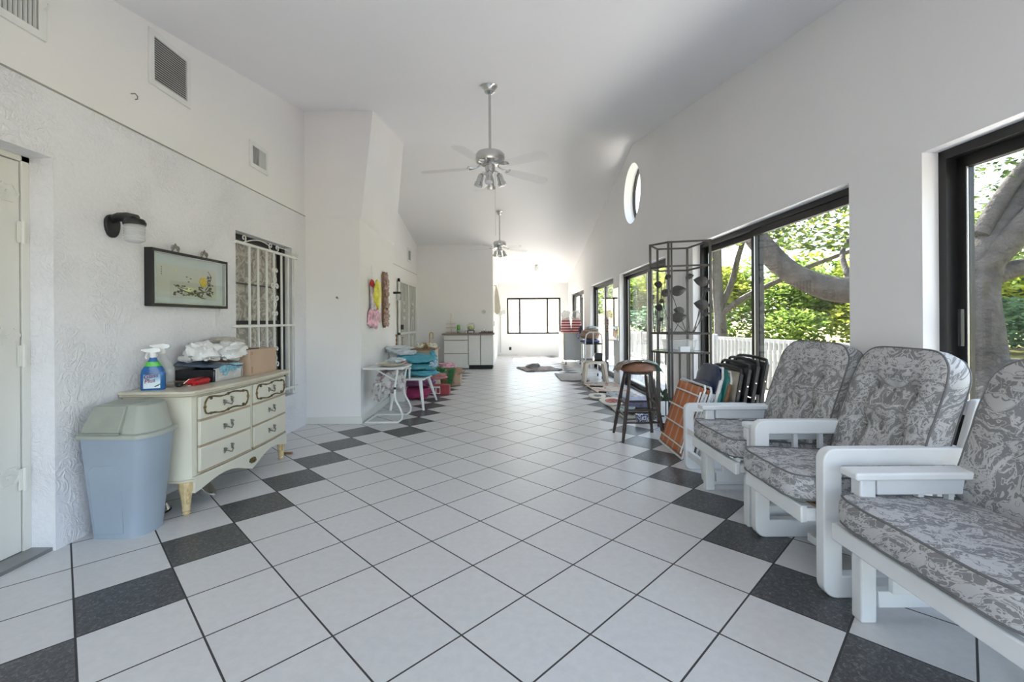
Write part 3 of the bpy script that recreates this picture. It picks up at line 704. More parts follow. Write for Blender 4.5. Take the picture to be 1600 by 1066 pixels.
for (c_, sz, mt, lbl, sd) in (((-2.24, 3.27, TZ+.215), (.09,.085,.065), 'bagwhite', 'small crumpled white plastic bag on the near end of the parcel on the dresser', 4),
                              ((-2.18, 3.46, TZ+.205), (.09,.15,.060), 'bagwhite', 'larger puffed white plastic bag on top of the parcel on the dresser', 9),
                              ((-2.33, 3.62, TZ+.250), (.065,.20,.055), 'baggrey', 'beige plastic bag behind the white bags, against the wall above the dresser', 5)):
    o = one('plastic_bag', MB().blob(c_, sz, .28, 2.2, sd, 36, 20), M[mt], lbl, 'bag')
one('bag_handle_loop', MB().blob((-2.33, 3.235, TZ+.165), (.05,.035,.022), .4, 3, 3, 16, 10), M['bagwhite'], 'loose twisted corner of white plastic lying at the wall side of the parcel', 'plastic scrap')
t_ = thing('cardboard_box', (-2.23, 3.77, TZ), 'plain brown cardboard box on the far end of the dresser', 'box')
L(MB().box(-2.40, -2.075, 3.56, 3.955, TZ, TZ+.205), t_, 'carton', M['card'], bevel=.002)
L(MB().box(-2.39, -2.10, 3.57, 3.74, TZ+.206, TZ+.212), t_, 'top_flap', simple('dark_flap', (.06,.05,.05), .6))
b = MB()
for k in range(9): b.box(-2.0745, -2.0735, 3.585, 3.60, TZ+.02+.006*k, TZ+.023+.006*k)
for k in range(3): b.box(-2.0745, -2.0735, 3.585, 3.598, TZ+.165+.009*k, TZ+.169+.009*k)
L(b, t_, 'printed_marks', simple('brown_print', (.30,.16,.10), .8), smooth=False)
t_ = thing('red_pouch', (-2.14, 3.07, TZ), 'small red zipped pouch lying at the front of the dresser', 'pouch')
L(MB().blob((-2.16, 3.10, TZ+.022), (.045,.085,.024), .15, 3, 1, 20, 10, -.021), t_, 'pouch', M['red'])
L(MB().tube([(-2.13, 3.02, TZ+.035), (-2.12, 3.08, TZ+.047), (-2.13, 3.16, TZ+.038)], .0025, 6), t_, 'zip', M['black'])
t_ = thing('bunch_of_keys', (-2.17, 2.99, TZ), 'black and silver key fob with keys beside the red pouch on the dresser', 'keys')
L(MB().blob((-2.20, 2.975, TZ+.017), (.022,.02,.017), .1, 2, 1, 14, 8), t_, 'fob', M['black'])
b = MB().tube([(-2.155+.022*math.cos(a), 3.0+.022*math.sin(a), TZ+.004) for a in [2*PI*k/16 for k in range(16)]], .0025, 6, closed=True)
b.box(-2.14, -2.10, 2.985, 2.995, TZ+.002, TZ+.006); b.bar((-2.18, 2.99, TZ+.02), (-2.15, 3.0, TZ+.05), .006, .003)
L(b, t_, 'keys', M['steel'])
one('wall_nail', MB().cyl((-2.05, 5.30, 1.47), (-2.05, 5.27, 1.48), .006, 8).cyl((-2.05, 5.272, 1.48), (-2.05, 5.266, 1.48), .013, 10), M['pewter'], 'small dark nail in the projecting wall face, right of the barred window', 'nail')
one('wooden_slat', MB().box(-2.37, -2.22, 3.01, 3.06, TZ, TZ+.016).box(-2.36, -2.20, 3.08, 3.13, TZ, TZ+.022), M['brownwood'], 'short brown wooden slats lying at the back of the dresser behind the keys', 'wood')
# floor finds
t_ = thing('pet_bowl', (-2.17, 2.99, 0), 'shiny steel bowl tipped on its side on the floor under the dresser', 'bowl')
b = MB().lathe([(.055,0),(.072,.02),(.085,.05),(.10,.052),(.10,.056),(.08,.052),(.066,.022),(.05,.006),(.0,.005)], n=32)
o = obj('bowl', b, M['steel'], t_); o.rotation_euler = (math.radians(-20), math.radians(50), 0); o.location = (.06, .02, .085)
t_ = thing('pet_bowl', (-2.30, 2.86, 0), 'dark steel bowl behind the near leg of the dresser, beside the bin', 'bowl')
obj('bowl', MB().lathe([(.10,0),(.105,.004),(.085,.05),(.088,.055),(.08,.052),(.06,.012),(0,.01)], n=32), M['steel'], t_)
obj('rubber_foot', MB().lathe([(.102,0),(.107,.002),(.107,.010),(.10,.012)], n=32), M['black'], t_)
one('wood_offcut', MB().box(-2.09, -2.01, 4.09, 4.115, 0, .018), M['brownwood'], 'small brown wooden offcut lying on the tiles past the dresser', 'wood', bevel=.003)

# ------------------------------------------------------------------ bin
t_ = thing('trash_bin', (-2.2, 2.6, 0), 'tall blue grey plastic trash bin with a grey green swing lid beside the door', 'trash bin')
def plan(pts, r=.02):
    out = []; n = len(pts)
    for i in range(n):
        p0, p1, p2 = Vector(pts[i-1]), Vector(pts[i]), Vector(pts[(i+1) % n])
        a_ = p1 + (p0-p1).normalized()*min(r, (p0-p1).length*.4); c_ = p1 + (p2-p1).normalized()*min(r, (p2-p1).length*.4)
        out += [a_, (a_+2*p1+c_)/4*1.0, c_]
    return out
Bb = [(-2.35,2.515),(-2.125,2.515),(-2.092,2.56),(-2.08,2.62),(-2.085,2.675),(-2.10,2.715),(-2.35,2.715)]
Bt = [(-2.375,2.465),(-2.05,2.455),(-2.015,2.50),(-2.00,2.58),(-2.01,2.65),(-2.04,2.725),(-2.375,2.725)]
def lp(a, z, k=0): return [(p.x, p.y, z) for p in a]
pb, pt = plan(Bb), plan(Bt)
def mixp(t): return [p.lerp(q, t) for p, q in zip(pb, pt)]
L(MB().loft([lp(mixp(.04), 0), lp(mixp(0), .012), lp(mixp(.5), .29), lp(mixp(1), .575)]), t_, 'body', M['binblue'])
# raised arched panel on the near side
b = MB()
arch = [(-2.325, .03), (-2.17, .03), (-2.155, .38), (-2.165, .405), (-2.19, .415), (-2.30, .415), (-2.325, .40), (-2.335, .37)]
inn = [(x*1.0 + (.006 if x < -2.24 else -.006), z + (.006 if z < .2 else -.006)) for x, z in arch]
vs = []
def fy(z): return 2.515 - .05*z/.575
for X_, z_ in arch: vs += [(X_, fy(z_)-.001, z_), (X_, fy(z_)-.006, z_)]
n = len(arch); fs = [(2*i, 2*((i+1) % n), 2*((i+1) % n)+1, 2*i+1) for i in range(n)] + [tuple(2*i+1 for i in range(n))]
b.add(vs, fs); L(b, t_, 'side_panel', M['binblue'], bevel=.003)
rim = plan([(x + (.012 if x > -2.2 else -.012), y_ + (-.012 if y_ < 2.6 else .012)) for x, y_ in Bt])
L(MB().loft([lp(rim, .568), lp(rim, .588), lp(pt, .594)]), t_, 'lid_rim', M['binlid'])
cx_, cy_ = -2.19, 2.60
def shrink(a, k, dy=0, dx=0): return [Vector(((p.x-cx_)*k+cx_+dx, (p.y-cy_)*k+cy_+dy)) for p in a]
L(MB().loft([lp(shrink(pt, .97), .59), lp(shrink(pt, .93), .615), lp(shrink(pt, .74, .02), .735), lp(shrink(pt, .68, .02), .742)]), t_, 'lid_hood', M['binlid'])
b = MB().hexa([(-2.345,2.440,.604),(-2.135,2.436,.604),(-2.145,2.503,.738),(-2.325,2.503,.738)], [(-2.345,2.54,.600),(-2.135,2.54,.600),(-2.145,2.66,.753),(-2.325,2.66,.753)]).box(-2.35,-2.13,2.43,2.446,.594,.603)
L(b, t_, 'swing_flap', simple('grey_green_plastic_darkened', (.33,.35,.30), .55, var=.08), bevel=.006)  # flap painted darker than the hood; bottom strip stands in for its shadow line

# ------------------------------------------------------------------ ceiling fans
def fan(loc_x, loc_y, zc, zm, a0, label, chain):
    t_ = thing('ceiling_fan', (loc_x, loc_y, zc), label, 'ceiling fan')
    C0 = (loc_x, loc_y)
    L(MB().lathe([(.075,0),(.078,-.02),(.055,-.045),(.050,-.075),(.030,-.085),(.012,-.09)], (*C0, zc), 24), t_, 'canopy', M['chrome'])
    L(MB().cyl((*C0, zc-.08), (*C0, zm+.05), .013, 14), t_, 'downrod', M['chrome'])
    L(MB().lathe([(.02,.09),(.06,.075),(.125,.060),(.140,.040),(.143,0),(.135,-.03),(.10,-.05),(.055,-.055),(.05,-.06)], (*C0, zm), 32), t_, 'motor_housing', M['chrome'])
    L(MB().lathe([(.048,-.05),(.05,-.10),(.045,-.13),(.025,-.145),(.01,-.15)], (*C0, zm), 20), t_, 'switch_cup', M['chrome'])
    for k in range(5):
        a_ = math.radians(a0+72*k); ca, sa = math.cos(a_), math.sin(a_)
        def P(r, s_, z): return (loc_x + r*ca - s_*sa, loc_y + r*sa + s_*ca, zm + z)
        b = MB().tube([P(.09,0,-.055), P(.13,0,-.075), P(.17,.01,-.085), P(.21,.028,-.082)], .008, 8)
        b.tube([P(.13,0,-.075), P(.17,-.012,-.085), P(.21,-.028,-.082)], .008, 8)
        b.tube([P(.205,-.035,-.081), P(.22,0,-.079), P(.205,.035,-.081)], .009, 8)
        ar = L(b, t_, 'blade_arm', M['chrome'])
        pl = [(.19,-.045),(.19,.045),(.30,.060),(.60,.068),(.655,.055),(.675,.025),(.675,-.025),(.655,-.055),(.60,-.068),(.30,-.060)]
        b = MB(); n_ = len(pl); vs = [P(r, s_, -.090-.05*(r-.19)-.16*s_) for r, s_ in pl] + [P(r, s_, -.084-.05*(r-.19)-.16*s_) for r, s_ in pl]
        b.add(vs, [tuple(range(n_))[::-1], tuple(range(n_, 2*n_))] + [(i, (i+1) % n_, n_+(i+1) % n_, n_+i) for i in range(n_)])
        L(b, t_, 'blade', M['acrylic'], smooth=False)
    for k in range(4):
        a_ = math.radians(35+90*k+a0*.3); ca, sa = math.cos(a_), math.sin(a_)
        def Q(r, z): return Vector((loc_x + r*ca, loc_y + r*sa, zm + z))
        lm = L(MB().tube([Q(.04,-.12), Q(.07,-.125), Q(.085,-.145)], .006, 8), t_, 'lamp_arm', M['chrome'])
        d_ = (Q(.125,-.27) - Q(.085,-.14)).normalized(); p0 = Q(.083,-.14)
        L(MB().tube([p0, p0+d_*.015, p0+d_*.05, p0+d_*.09, p0+d_*.095, p0+d_*.125], [.014,.026,.031,.033,.040,.042], 18), lm, 'lamp_shade', M['chrome'])
        L(MB().tube([p0+d_*.1255, p0+d_*.128], [.036,.030], 16), lm, 'lamp_lens', M['ceramic'])
    if chain:
        L(MB().tube([(loc_x+.045, loc_y-.02, zm-.12), (loc_x+.05, loc_y-.02, zm-.20), (loc_x+.05, loc_y-.02, zm-chain)], .0015, 5), t_, 'pull_chain', M['chrome'])
fan(-.213, 4.40, ceil_z(4.40)+.005, 2.77, 176, 'near ceiling fan with clear blades and four chrome spotlights on a long rod', .75)
fan(-.28, 9.86, ceil_z(9.86)+.005, 2.86, 170, 'far ceiling fan with clear blades and chrome spotlights, past the ceiling ridge', 0)
t_ = thing('ceiling_light', (.71, 13.4, ceil_z(13.4)), 'small jelly jar ceiling light in the far room', 'ceiling light')
obj('base', MB().lathe([(.06,.01),(.065,-.02),(.05,-.05),(.045,-.055)], n=20), M['chrome'], t_)
obj('glass_jar', MB().lathe([(.055,-.05),(.065,-.08),(.065,-.15),(.04,-.185),(0,-.19)], n=20), M['ribglass'], t_)

# ------------------------------------------------------------------ upholstered gliders
def cushion(w, d, h, crown, corner=.10, topround=0, tufts=(), seam=.004, nu=30, nv=30):
    """w along y, d along x, cushion lies flat, centre at origin"""
    def surf(u, v_, sgn):
        cr = corner*(1 + (topround if u > 0 else 0))
        X = d/2*u*(1 - cr*abs(v_)**5*abs(u)**1.5); Y = w/2*v_*(1 - cr*abs(u)**5*abs(v_)**1.5)
        f_ = (1-abs(u)**5)*(1-abs(v_)**5)
        z_ = h/2 + crown*f_*(1 - .35*(u*u+v_*v_)/2)
        for (tu, tv, dp, s_) in tufts:
            rr = ((u-tu)*d/2)**2 + ((v_-tv)*w/2)**2
            z_ -= dp*math.exp(-rr/(s_*s_)) if sgn > 0 else 0
        if tufts and sgn > 0:
            for gv in (-.42, .42): z_ -= .016*math.exp(-((v_-gv)*w/2/.022)**2)*max(0, 1-(abs(u)/.75)**4)
        z_ += .004*noise.noise(Vector((u*3, v_*3, w*7)))
        return (X, Y, sgn*z_)
    b = MB()
    b.sheet(lambda a_, c_: surf(2*a_-1, 2*c_-1, 1), nu, nv)
    b.sheet(lambda a_, c_: surf(2*a_-1, 2*c_-1, -1), nu, nv)
    per = []
    for k in range(nu): per.append((2*k/nu-1, -1))
    for k in range(nv): per.append((1, 2*k/nv-1))
    for k in range(nu): per.append((1-2*k/nu, 1))
    for k in range(nv): per.append((-1, 1-2*k/nv))
    loops = []
    for t in (0, .25, .5, .75, 1):
        lp_ = []
        for (u, v_) in per:
            p1, p2 = Vector(surf(u, v_, -1)), Vector(surf(u, v_, 1)); q = p1.lerp(p2, t)
            L_ = math.hypot(q.x, q.y) or 1; bl = .010*math.sin(PI*t)
            lp_.append((q.x*(1+bl/L_), q.y*(1+bl/L_), q.z))
        loops.append(lp_)
    b.loft(loops, cap=False)
    pip = MB()
    for sgn in (1, -1): pip.tube([Vector(surf(u*1.0, v_*1.0, sgn))*1.0 + Vector((0, 0, 0)) for u, v_ in per], .0045, 6, closed=True)
    return b, pip, surf
TUFT = [(u, v_, .058, .058) for u in (-.32, .32) for v_ in (-.42, .0, .42)]
def add_cushions(t_, y0, y1, zseat, thick=.105, seatd=.60, xs=-.095):
    w_ = y1-y0; yc = (y0+y1)/2
    b, p_, _ = cushion(w_, seatd, thick, .016, .09, 0, ())
    c = obj('seat_cushion', b, M['damask'], t_, ang=60); c.location = (xs+seatd/2, yc, zseat+thick/2+.012); c.rotation_euler = (0, .05, 0)
    pp = obj('piping', p_, M['piping'], c)
    b, p_, sf = cushion(w_+.05, .63, .10, .042, .085, .7, TUFT)
    c = obj('back_cushion', b, M['damask'], t_, ang=60)
    c.rotation_euler = (0, math.radians(-90+19.5) , 0)
    c.location = (.555, yc, zseat+.365)
    obj('piping', p_, M['piping'], c)
    for (tu, tv, dp, s_) in TUFT:
        q = sf(tu, tv, 1)
        bt = obj('button', MB().lathe([(.0,.006),(.008,.004),(.011,0),(.010,-.004)], n=12), M['piping'], c); bt.location = q
def glider_loop(loc, W, label, cush=True, H=.64, depth=.58, seatz=.372):
    t_ = thing('glider_chair', loc, label, 'chair')
    for y0 in (0, W-.055):
        s_ = MB().ring(rrect(0, depth+.06, 0.0, H, .055), [(p_[0], p_[1]) for p_ in rrect(.078, depth-.02, .095, H-.075, .004)], y0, y0+.055)
        obj('side_frame', s_, M['whitewood'], t_, bevel=.006)
        for xx in (.22, .36, .50): obj('spindle', MB().box(xx, xx+.022, y0+.016, y0+.038, seatz-.03, H-.07), M['whitewood'], t_)
        b = MB(); b.box(.07, depth, y0+.012, y0+.043, seatz-.10, seatz-.03); obj('side_rail', b, M['whitewood'], t_, bevel=.004)
    f = MB(); f.box(-.06, -.03, .06, W-.06, seatz-.075, seatz); f.box(-.04, .02, .06, .085, seatz-.07, seatz-.01); f.box(-.04, .02, W-.085, W-.06, seatz-.07, seatz-.01); f.box(depth-.04, depth-.01, .06, W-.06, seatz-.14, seatz-.05)
    f.box(.02, depth-.03, .06, .085, seatz-.09, seatz-.02); f.box(.02, depth-.03, W-.085, W-.06, seatz-.09, seatz-.02)
    obj('seat_frame', f, M['whitewood'], t_, bevel=.006)
    obj('seat_board', MB().box(.0, depth-.03, .06, W-.06, seatz-.004, seatz+.008), simple('plywood', (.28,.17,.10), .7, var=.2), t_)
    for bb in ((.34, .38, .055, W-.055, .02, .075), (depth-.10, depth-.06, .055, W-.055, .02, .075), (.14, depth-.1, W/2-.03, W/2+.03, .09, .13)): obj('base_stretcher', MB().box(*bb), M['whitewood'], t_, bevel=.004)
    for sy in (.004, W-.034): obj('back_post', MB().hexa([(.50,sy,.30),(.57,sy,.30),(.57,sy+.03,.30),(.50,sy+.03,.30)], [(.655,sy,.845),(.725,sy,.845),(.725,sy+.03,.845),(.655,sy+.03,.845)]), M['whitewood'], t_, bevel=.008)
    for tt in (.25, .55, .92):
        x_, z_ = .52+.155*tt, .30+.545*tt; obj('back_slat', MB().box(x_+.012, x_+.034, .034, W-.034, z_-.035, z_+.03), M['whitewood'], t_)
    obj('bolt', MB().cyl((.60, -.006, H-.05), (.60, 0, H-.05), .008, 10), M['steel'], t_)
    if cush: add_cushions(t_, .058, W-.058, seatz)
    return t_
def glider_leg(loc, W, label, seatz=.372, H=.60, depth=.60, ov=.03):
    t_ = thing('glider_chair', loc, label, 'chair')
    for y0 in (0, W-.055):
        for xx, nm in ((0, 'front_leg'), (.43, 'rear_leg')):
            obj(nm, MB().box(xx, xx+.062, y0, y0+.055, 0, H-.035), M['whitewood'], t_, bevel=.007)
        obj('arm_board', MB().box(-ov if y0 else -.0, depth+.05, y0-(.02 if y0 else 0), y0+.075, H-.035, H-.004), M['whitewood'], t_, bevel=.008)
        b = MB().box(.075, depth+.02, y0+.012, y0+.043, H-.10, H-.035); obj('arm_rail', b, M['whitewood'], t_, bevel=.003)
        b = MB().box(.075, .44, y0+.008, y0+.047, .055, .12); obj('lower_rail', b, M['whitewood'], t_, bevel=.004)
        for xx in (.24, .36, .53): obj('spindle', MB().box(xx, xx+.022, y0+.016, y0+.038, seatz-.02, H-.09), M['whitewood'], t_)
        b = MB().box(.10, .44, y0+.06, y0+.085, .13, .185) if y0 == 0 else MB().box(.10, .44, y0-.03, y0-.005, .13, .185)
        obj('glide_arm', b, M['whitewood'], t_, bevel=.004)
    f = MB(); f.box(-.075, -.045, -.005, W+.005, seatz-.068, seatz); f.box(-.05, .0, .0, .05, seatz-.06, seatz-.01); f.box(-.05, .0, W-.05, W, seatz-.06, seatz-.01); f.box(depth-.05, depth-.02, .06, W-.06, seatz-.14, seatz-.05)
    f.box(-.005, depth-.03, .06, .085, seatz-.085, seatz-.01); f.box(-.005, depth-.03, W-.085, W-.06, seatz-.085, seatz-.01)
    obj('seat_frame', f, M['whitewood'], t_, bevel=.006)
    obj('seat_board', MB().box(.0, depth-.03, .07, W-.07, seatz-.004, seatz+.008), M['whitewood'], t_)
    for bb in ((.44, .48, .055, W-.055, .05, .11),): obj('stretcher', MB().box(*bb), M['whitewood'], t_)
    for sy in (.004, W-.034): obj('back_post', MB().hexa([(.50,sy,.30),(.57,sy,.30),(.57,sy+.03,.30),(.50,sy+.03,.30)], [(.655,sy,.845),(.725,sy,.845),(.725,sy+.03,.845),(.655,sy+.03,.845)]), M['whitewood'], t_, bevel=.008)
    for tt in (.25, .55, .92):
        x_, z_ = .52+.155*tt, .30+.545*tt; obj('back_slat', MB().box(x_+.012, x_+.034, .034, W-.034, z_-.035, z_+.03), M['whitewood'], t_)
    add_cushions(t_, .01 if True else .062, W-.01, seatz, .10)
    return t_
glider_loop((1.325, 1.935, 0), .60, 'middle of the three grey cushioned gliders, white frame with rounded loop arms')
glider_leg((1.345, 2.60, 0), .62, 'farthest cushioned glider with white flat arms, in front of the stacked folding chairs')
g3 = glider_leg((1.36, 1.09, 0), .74, 'nearest grey cushioned glider with a scuffed white leg, cut off by the photo edge')
b = MB()
for k in range(7): b.blob((-.001, .60+.002*k, .012+.009*k), (.0015, .004, .006), .4, 4, k, 8, 6)
for k in range(8): b.blob((.008+.008*k, .6205-.0, .010+.006*(k*3 % 5)), (.005, .0012, .007), .4, 4, k, 8, 6)
# low white frame without cushion
t_ = thing('glider_ottoman', (1.37, 3.27, 0), 'low white wooden frame with rounded corners and no cushion, behind the farthest glider', 'ottoman')
for y0 in (0, .345):
    obj('side_frame', MB().ring(rrect(0, .54, 0, .525, .05), rrect(.07, .47, .075, .46, .004), y0, y0+.045), M['whitewood'], t_, bevel=.005)
for bb in ((.02, .05, .045, .345, .10, .15), (.48, .51, .045, .345, .10, .15), (.02, .05, .045, .345, .28, .33), (.48, .51, .045, .345, .28, .33)): obj('rail', MB().box(*bb), M['whitewood'], t_)

# ------------------------------------------------------------------ bar stool
t_ = thing('bar_stool', (1.265, 4.60, 0), 'dark wooden bar stool with a tan seat and a cloth draped over it', 'stool')
legs = []
for sx, sy in ((-1,-1),(1,-1),(-1,1),(1,1)):
    top = Vector((sx*.105, sy*.105, .665)); bot = Vector((sx*.205, sy*.20, 0)); pts = []; rr = []
    for k in range(23):
        t = k/22; pts.append(bot.lerp(top, t)); r = .013 + .006*math.sin(PI*t)
        for c_ in (.18, .24, .52, .60, .80): r += .004*math.exp(-((t-c_)/.012)**2)
        rr.append(r)
    obj('leg', MB().tube(pts, rr, 10), M['darkwood'], t_); legs.append((bot, top))
def at_leg(i, z): b_, t2 = legs[i]; return b_.lerp(t2, z/.665)
for (i, j, z_) in ((0,1,.31),(2,3,.34),(0,2,.37),(1,3,.37),(0,1,.19),(2,3,.22),(0,2,.25),(1,3,.25)):
    p_, q_ = at_leg(i, z_), at_leg(j, z_); m_ = (p_+q_)/2
    obj('rung', MB().tube([p_, p_.lerp(m_, .5), m_, m_.lerp(q_, .5), q_], [.008,.010,.012,.010,.008], 8), M['darkwood'], t_)
obj('seat_plate', MB().cyl((0,0,.655), (0,0,.675), .145, 24), M['darkwood'], t_)
obj('seat', MB().lathe([(.05,.672),(.150,.675),(.178,.690),(.180,.702),(.165,.730),(.12,.757),(.06,.768),(0,.770)], n=36), M['stoolseat'], t_)
def clothf(u, v_):
    x = -.225+.46*u; y_ = -.10+.24*v_; r = math.hypot(x, y_)
    z_ = .779 - .9*max(0, r-.06)**2*1.9 - max(0, abs(x)-.18)*1.1 + .006*noise.noise(Vector((x*14, y_*14, 3)))
    return (x, y_, z_+.004)
g = G('patterned_scarf'); n_ = g.noise(g.co(), 18, 3, .5, 1.5); s = g.sep(g.co())
g.color(g.mix(g.ramp(s[0], [(.05, (0,0,0)), (.15, (1,1,1))]), g.ramp(n_, [(.35, (.20,.13,.09)), (.55, (.42,.38,.33)), (.7, (.28,.30,.34))]), g.ramp(n_, [(.35, (.12,.40,.38)), (.55, (.45,.55,.50)), (.7, (.32,.28,.40))]))); g.set(.8)
one('folded_scarf', MB().add([(1.265+x, 4.60+y_, z_) for x, y_, z_ in MB().sheet(clothf, 30, 16).v], MB().sheet(clothf, 30, 16).f), g.m, 'patterned cloth in brown and mint hanging over the seat of the bar stool', 'cloth', solid=.006)

# ------------------------------------------------------------------ iron shelf with leaves
t_ = thing('plant_shelf', (1.70, 4.75, 0), 'tall dark iron etagere with metal leaves in front of the glass doors', 'shelf')
PS = [(1.46,4.80),(1.585,4.60),(1.965,4.50),(1.93,5.00),(1.62,5.06)]
ZT = 1.995
def LL(b, nm, m=M['iron'], par=None, **k): return obj(nm, b, m, par or t_, world=True, **k)
for i, (x, y_) in enumerate(PS): LL(MB().box(x-.010, x+.010, y_-.010, y_+.010, 0, ZT), 'post')
LL(MB().box(1.605, 1.62, 4.585, 4.60, 0, ZT), 'post')
for z_ in (ZT-.01, 1.74, 1.055, .86, .12):
    b = MB()
    for i in range(5):
        p_, q_ = PS[i], PS[(i+1) % 5]; b.bar((p_[0], p_[1], z_), (q_[0], q_[1], z_), .012, .018)
    LL(b, 'rail')
b = MB().prism([(x*.97+1.71*.03, y_*.97+4.79*.03) for x, y_ in PS], .862, .868); 
LL(MB().prism([(x*.97+1.71*.03, y_*.97+4.79*.03) for x, y_ in PS], .862, .867), 'shelf_plate', M['clearplastic'], smooth=False)
b = MB()
for i in range(5):
    p_, q_ = Vector((*PS[i], 0)), Vector((*PS[(i+1) % 5], 0))
    for k in range(1, 4 if (q_-p_).length > .3 else 2):
        r_ = p_.lerp(q_, k/(4 if (q_-p_).length > .3 else 2)); b.cyl((r_.x, r_.y, .12), (r_.x, r_.y, .86), .006, 6)
LL(b, 'lower_rods')
def leaf(b, base, ang, size, nrm, tilt=0):
    """leaf shape standing in the vertical plane whose horizontal direction is nrm"""
    hx = Vector((nrm[0], nrm[1], 0)).normalized(); up = Vector((0, 0, 1)); out = hx.cross(up)
    d_ = hx*math.cos(ang) + up*math.sin(ang); s_ = hx*-math.sin(ang) + up*math.cos(ang)
    prof_ = [(0,.02),(.06,.17),(.16,.28),(.30,.35),(.46,.36),(.62,.31),(.76,.23),(.88,.12),(1.0,0)]
    V = []; nn_ = len(prof_)
    base = Vector(base)
    for t, w_ in prof_: V.append(base + d_*t*size + s_*w_*size + out*(.10*size*math.sin(PI*t) - .12*size*w_*2))
    mid = [base + d_*t*size + out*(.14*size*math.sin(PI*t)) for t, _ in prof_]
    V2 = [base + d_*t*size - s_*w_*size + out*(.10*size*math.sin(PI*t) - .12*size*w_*2) for t, w_ in prof_]
    allv = V + mid + V2; n0 = len(V); off = out*.0025
    fs = []
    for i in range(n0-1): fs += [(i, i+1, n0+i+1, n0+i), (n0+i, n0+i+1, 2*n0+i+1, 2*n0+i)]
    b.add([p+off for p in allv] + [p-off for p in allv], fs + [tuple(3*n0+i for i in f)[::-1] for f in fs])
rl = random.Random(5)
panels = [((1.46,4.80),(1.585,4.60)), ((1.585,4.60),(1.965,4.50)), ((1.62,5.06),(1.93,5.0)), ((1.46,4.80),(1.62,5.06))]
spec = [[(.42,1.57,1,.10),(.45,1.33,1,.10),(.62,1.40,0,.06),(.6,1.21,0,.06),(.98,1.64,0,.08)], [(.25,1.49,0,.15),(.25,1.22,0,.15),(.78,1.58,1,.15),(.78,1.345,1,.15),(.92,1.50,0,.07),(.9,1.26,0,.07),(.52,1.64,0,.08)], [(.3,1.5,0,.12),(.7,1.3,1,.12)], [(.4,1.45,0,.08),(.7,1.28,1,.08)]]
for (p_, q_), sp in zip(panels, spec):
    p_, q_ = Vector((*p_, 0)), Vector((*q_, 0)); d_ = q_-p_
    for (f_, zt, fl, sz) in sp:
        base = p_ + d_*(.5+.25*(f_-.5)); tip = p_ + d_*f_; hd = d_.normalized(); sg = -1 if fl else 1
        b0 = tip - hd*sg*sz*.5
        st_ = LL(MB().tube([(base.x, base.y, 1.06), ((base.x+b0.x)/2, (base.y+b0.y)/2, 1.06+(zt-1.06)*.45), (b0.x, b0.y, zt-.01)], .0035, 6), 'vine_stem')
        b = MB(); leaf(b, (b0.x, b0.y, zt-.015), math.radians(12 if not fl else 168), sz, (d_.x, d_.y))
        LL(b, 'leaf', par=st_)
one('plastic_tub', MB().loft([[(1.75+w_*a_, 4.78+d_*b_, z_) for a_, b_ in ((-1,-1),(1,-1),(1,1),(-1,1))] for w_, d_, z_ in ((.13,.09,.868),(.145,.10,.975),(.152,.107,.975),(.152,.107,.985))]), M['clearplastic'], 'clear plastic tub on the middle shelf of the iron etagere', 'tub')
one('white_carton', MB().box(1.70, 1.80, 4.60, 4.67, .868, .92), M['white'], 'small white carton in front of the clear tub on the iron etagere', 'box')

# ------------------------------------------------------------------ stacked folding chairs
TILT = math.radians(17)
def lawn(name, loc, label, W, H, mat, tubemat, tilt, slats=5, group=None):
    t_ = thing(name, loc, label, 'folding chair', (0, tilt, 0), group)
    b = MB().tube([(0,0,.01),(0,0,H-.03),(0,.03,H),(0,W-.03,H),(0,W,H-.03),(0,W,.01)], .010, 8)
    b.tube([(0,0,.01),(0,W,.01)], .010, 8); obj('frame', b, tubemat, t_)
    pb_ = MB().sheet(lambda u, v_: (-.012-.006*math.sin(PI*u), .012+(W-.024)*u, .03+(H-.05)*v_), 10, 20)
    obj('webbing', pb_, mat, t_, solid=.004)
    b = MB()
    for k in range(slats): z_ = .10+(H-.2)*k/(slats-1); b.cyl((-.030, -.006, z_), (-.030, W+.006, z_), .0075, 8)
    b.cyl((-.030, -.006, .05), (-.030, -.006, H-.06), .008, 8); obj('cross_tubes', b, tubemat, t_)
    b = MB().box(.010, .026, .0, .035, .30, .60).box(.010, .026, W-.035, W, .30, .60); obj('armrest', b, M['ceramic'], t_, bevel=.006)
    return t_
lawn('lawn_chair', (1.43, 3.86, 0), 'front folded lawn chair with orange plaid webbing and white tubes, beside the bar stool', .58, .66, M['orange'], M['whitemetal'], math.radians(19), 4)
lawn('lawn_chair', (1.49, 3.84, 0), 'second folded orange plaid lawn chair, just behind the front one', .56, .64, M['orange'], M['whitemetal'], math.radians(18), 4)
lawn('beach_chair', (1.555, 3.83, 0), 'low folded beach chair with white arms and white webbing behind the orange lawn chairs', .52, .60, M['white'], M['chrome'], math.radians(17), 4)
def padded(loc, label, mat, W, H, tilt, arm=None):
    t_ = thing('padded_folding_chair', loc, label, 'folding chair', (0, tilt, 0))
    b = MB().tube([(0,.0,.01),(0,0,H*.9),(0,.04,H),(0,W-.04,H),(0,W,H*.9),(0,W,.01)], .011, 8); obj('frame', b, M['whitemetal'], t_)
    b, p_, _ = cushion(W-.02, .36, .030, .008, .16, .6, (), nu=14, nv=14); c = obj('back_pad', b, mat, t_); c.location = (-.018, W/2, H-.17); c.rotation_euler = (0, -PI/2, 0)
    b, p_, _ = cushion(W-.02, .30, .030, .008, .12, .3, (), nu=14, nv=14); c = obj('seat_pad', b, mat, t_); c.location = (-.055, W/2, H-.30); c.rotation_euler = (0, -PI/2, 0)
    if arm: obj('armrest', MB().box(-.035, -.005, -.045, -.012, H-.42, H-.10), arm, t_, bevel=.01)
    return t_
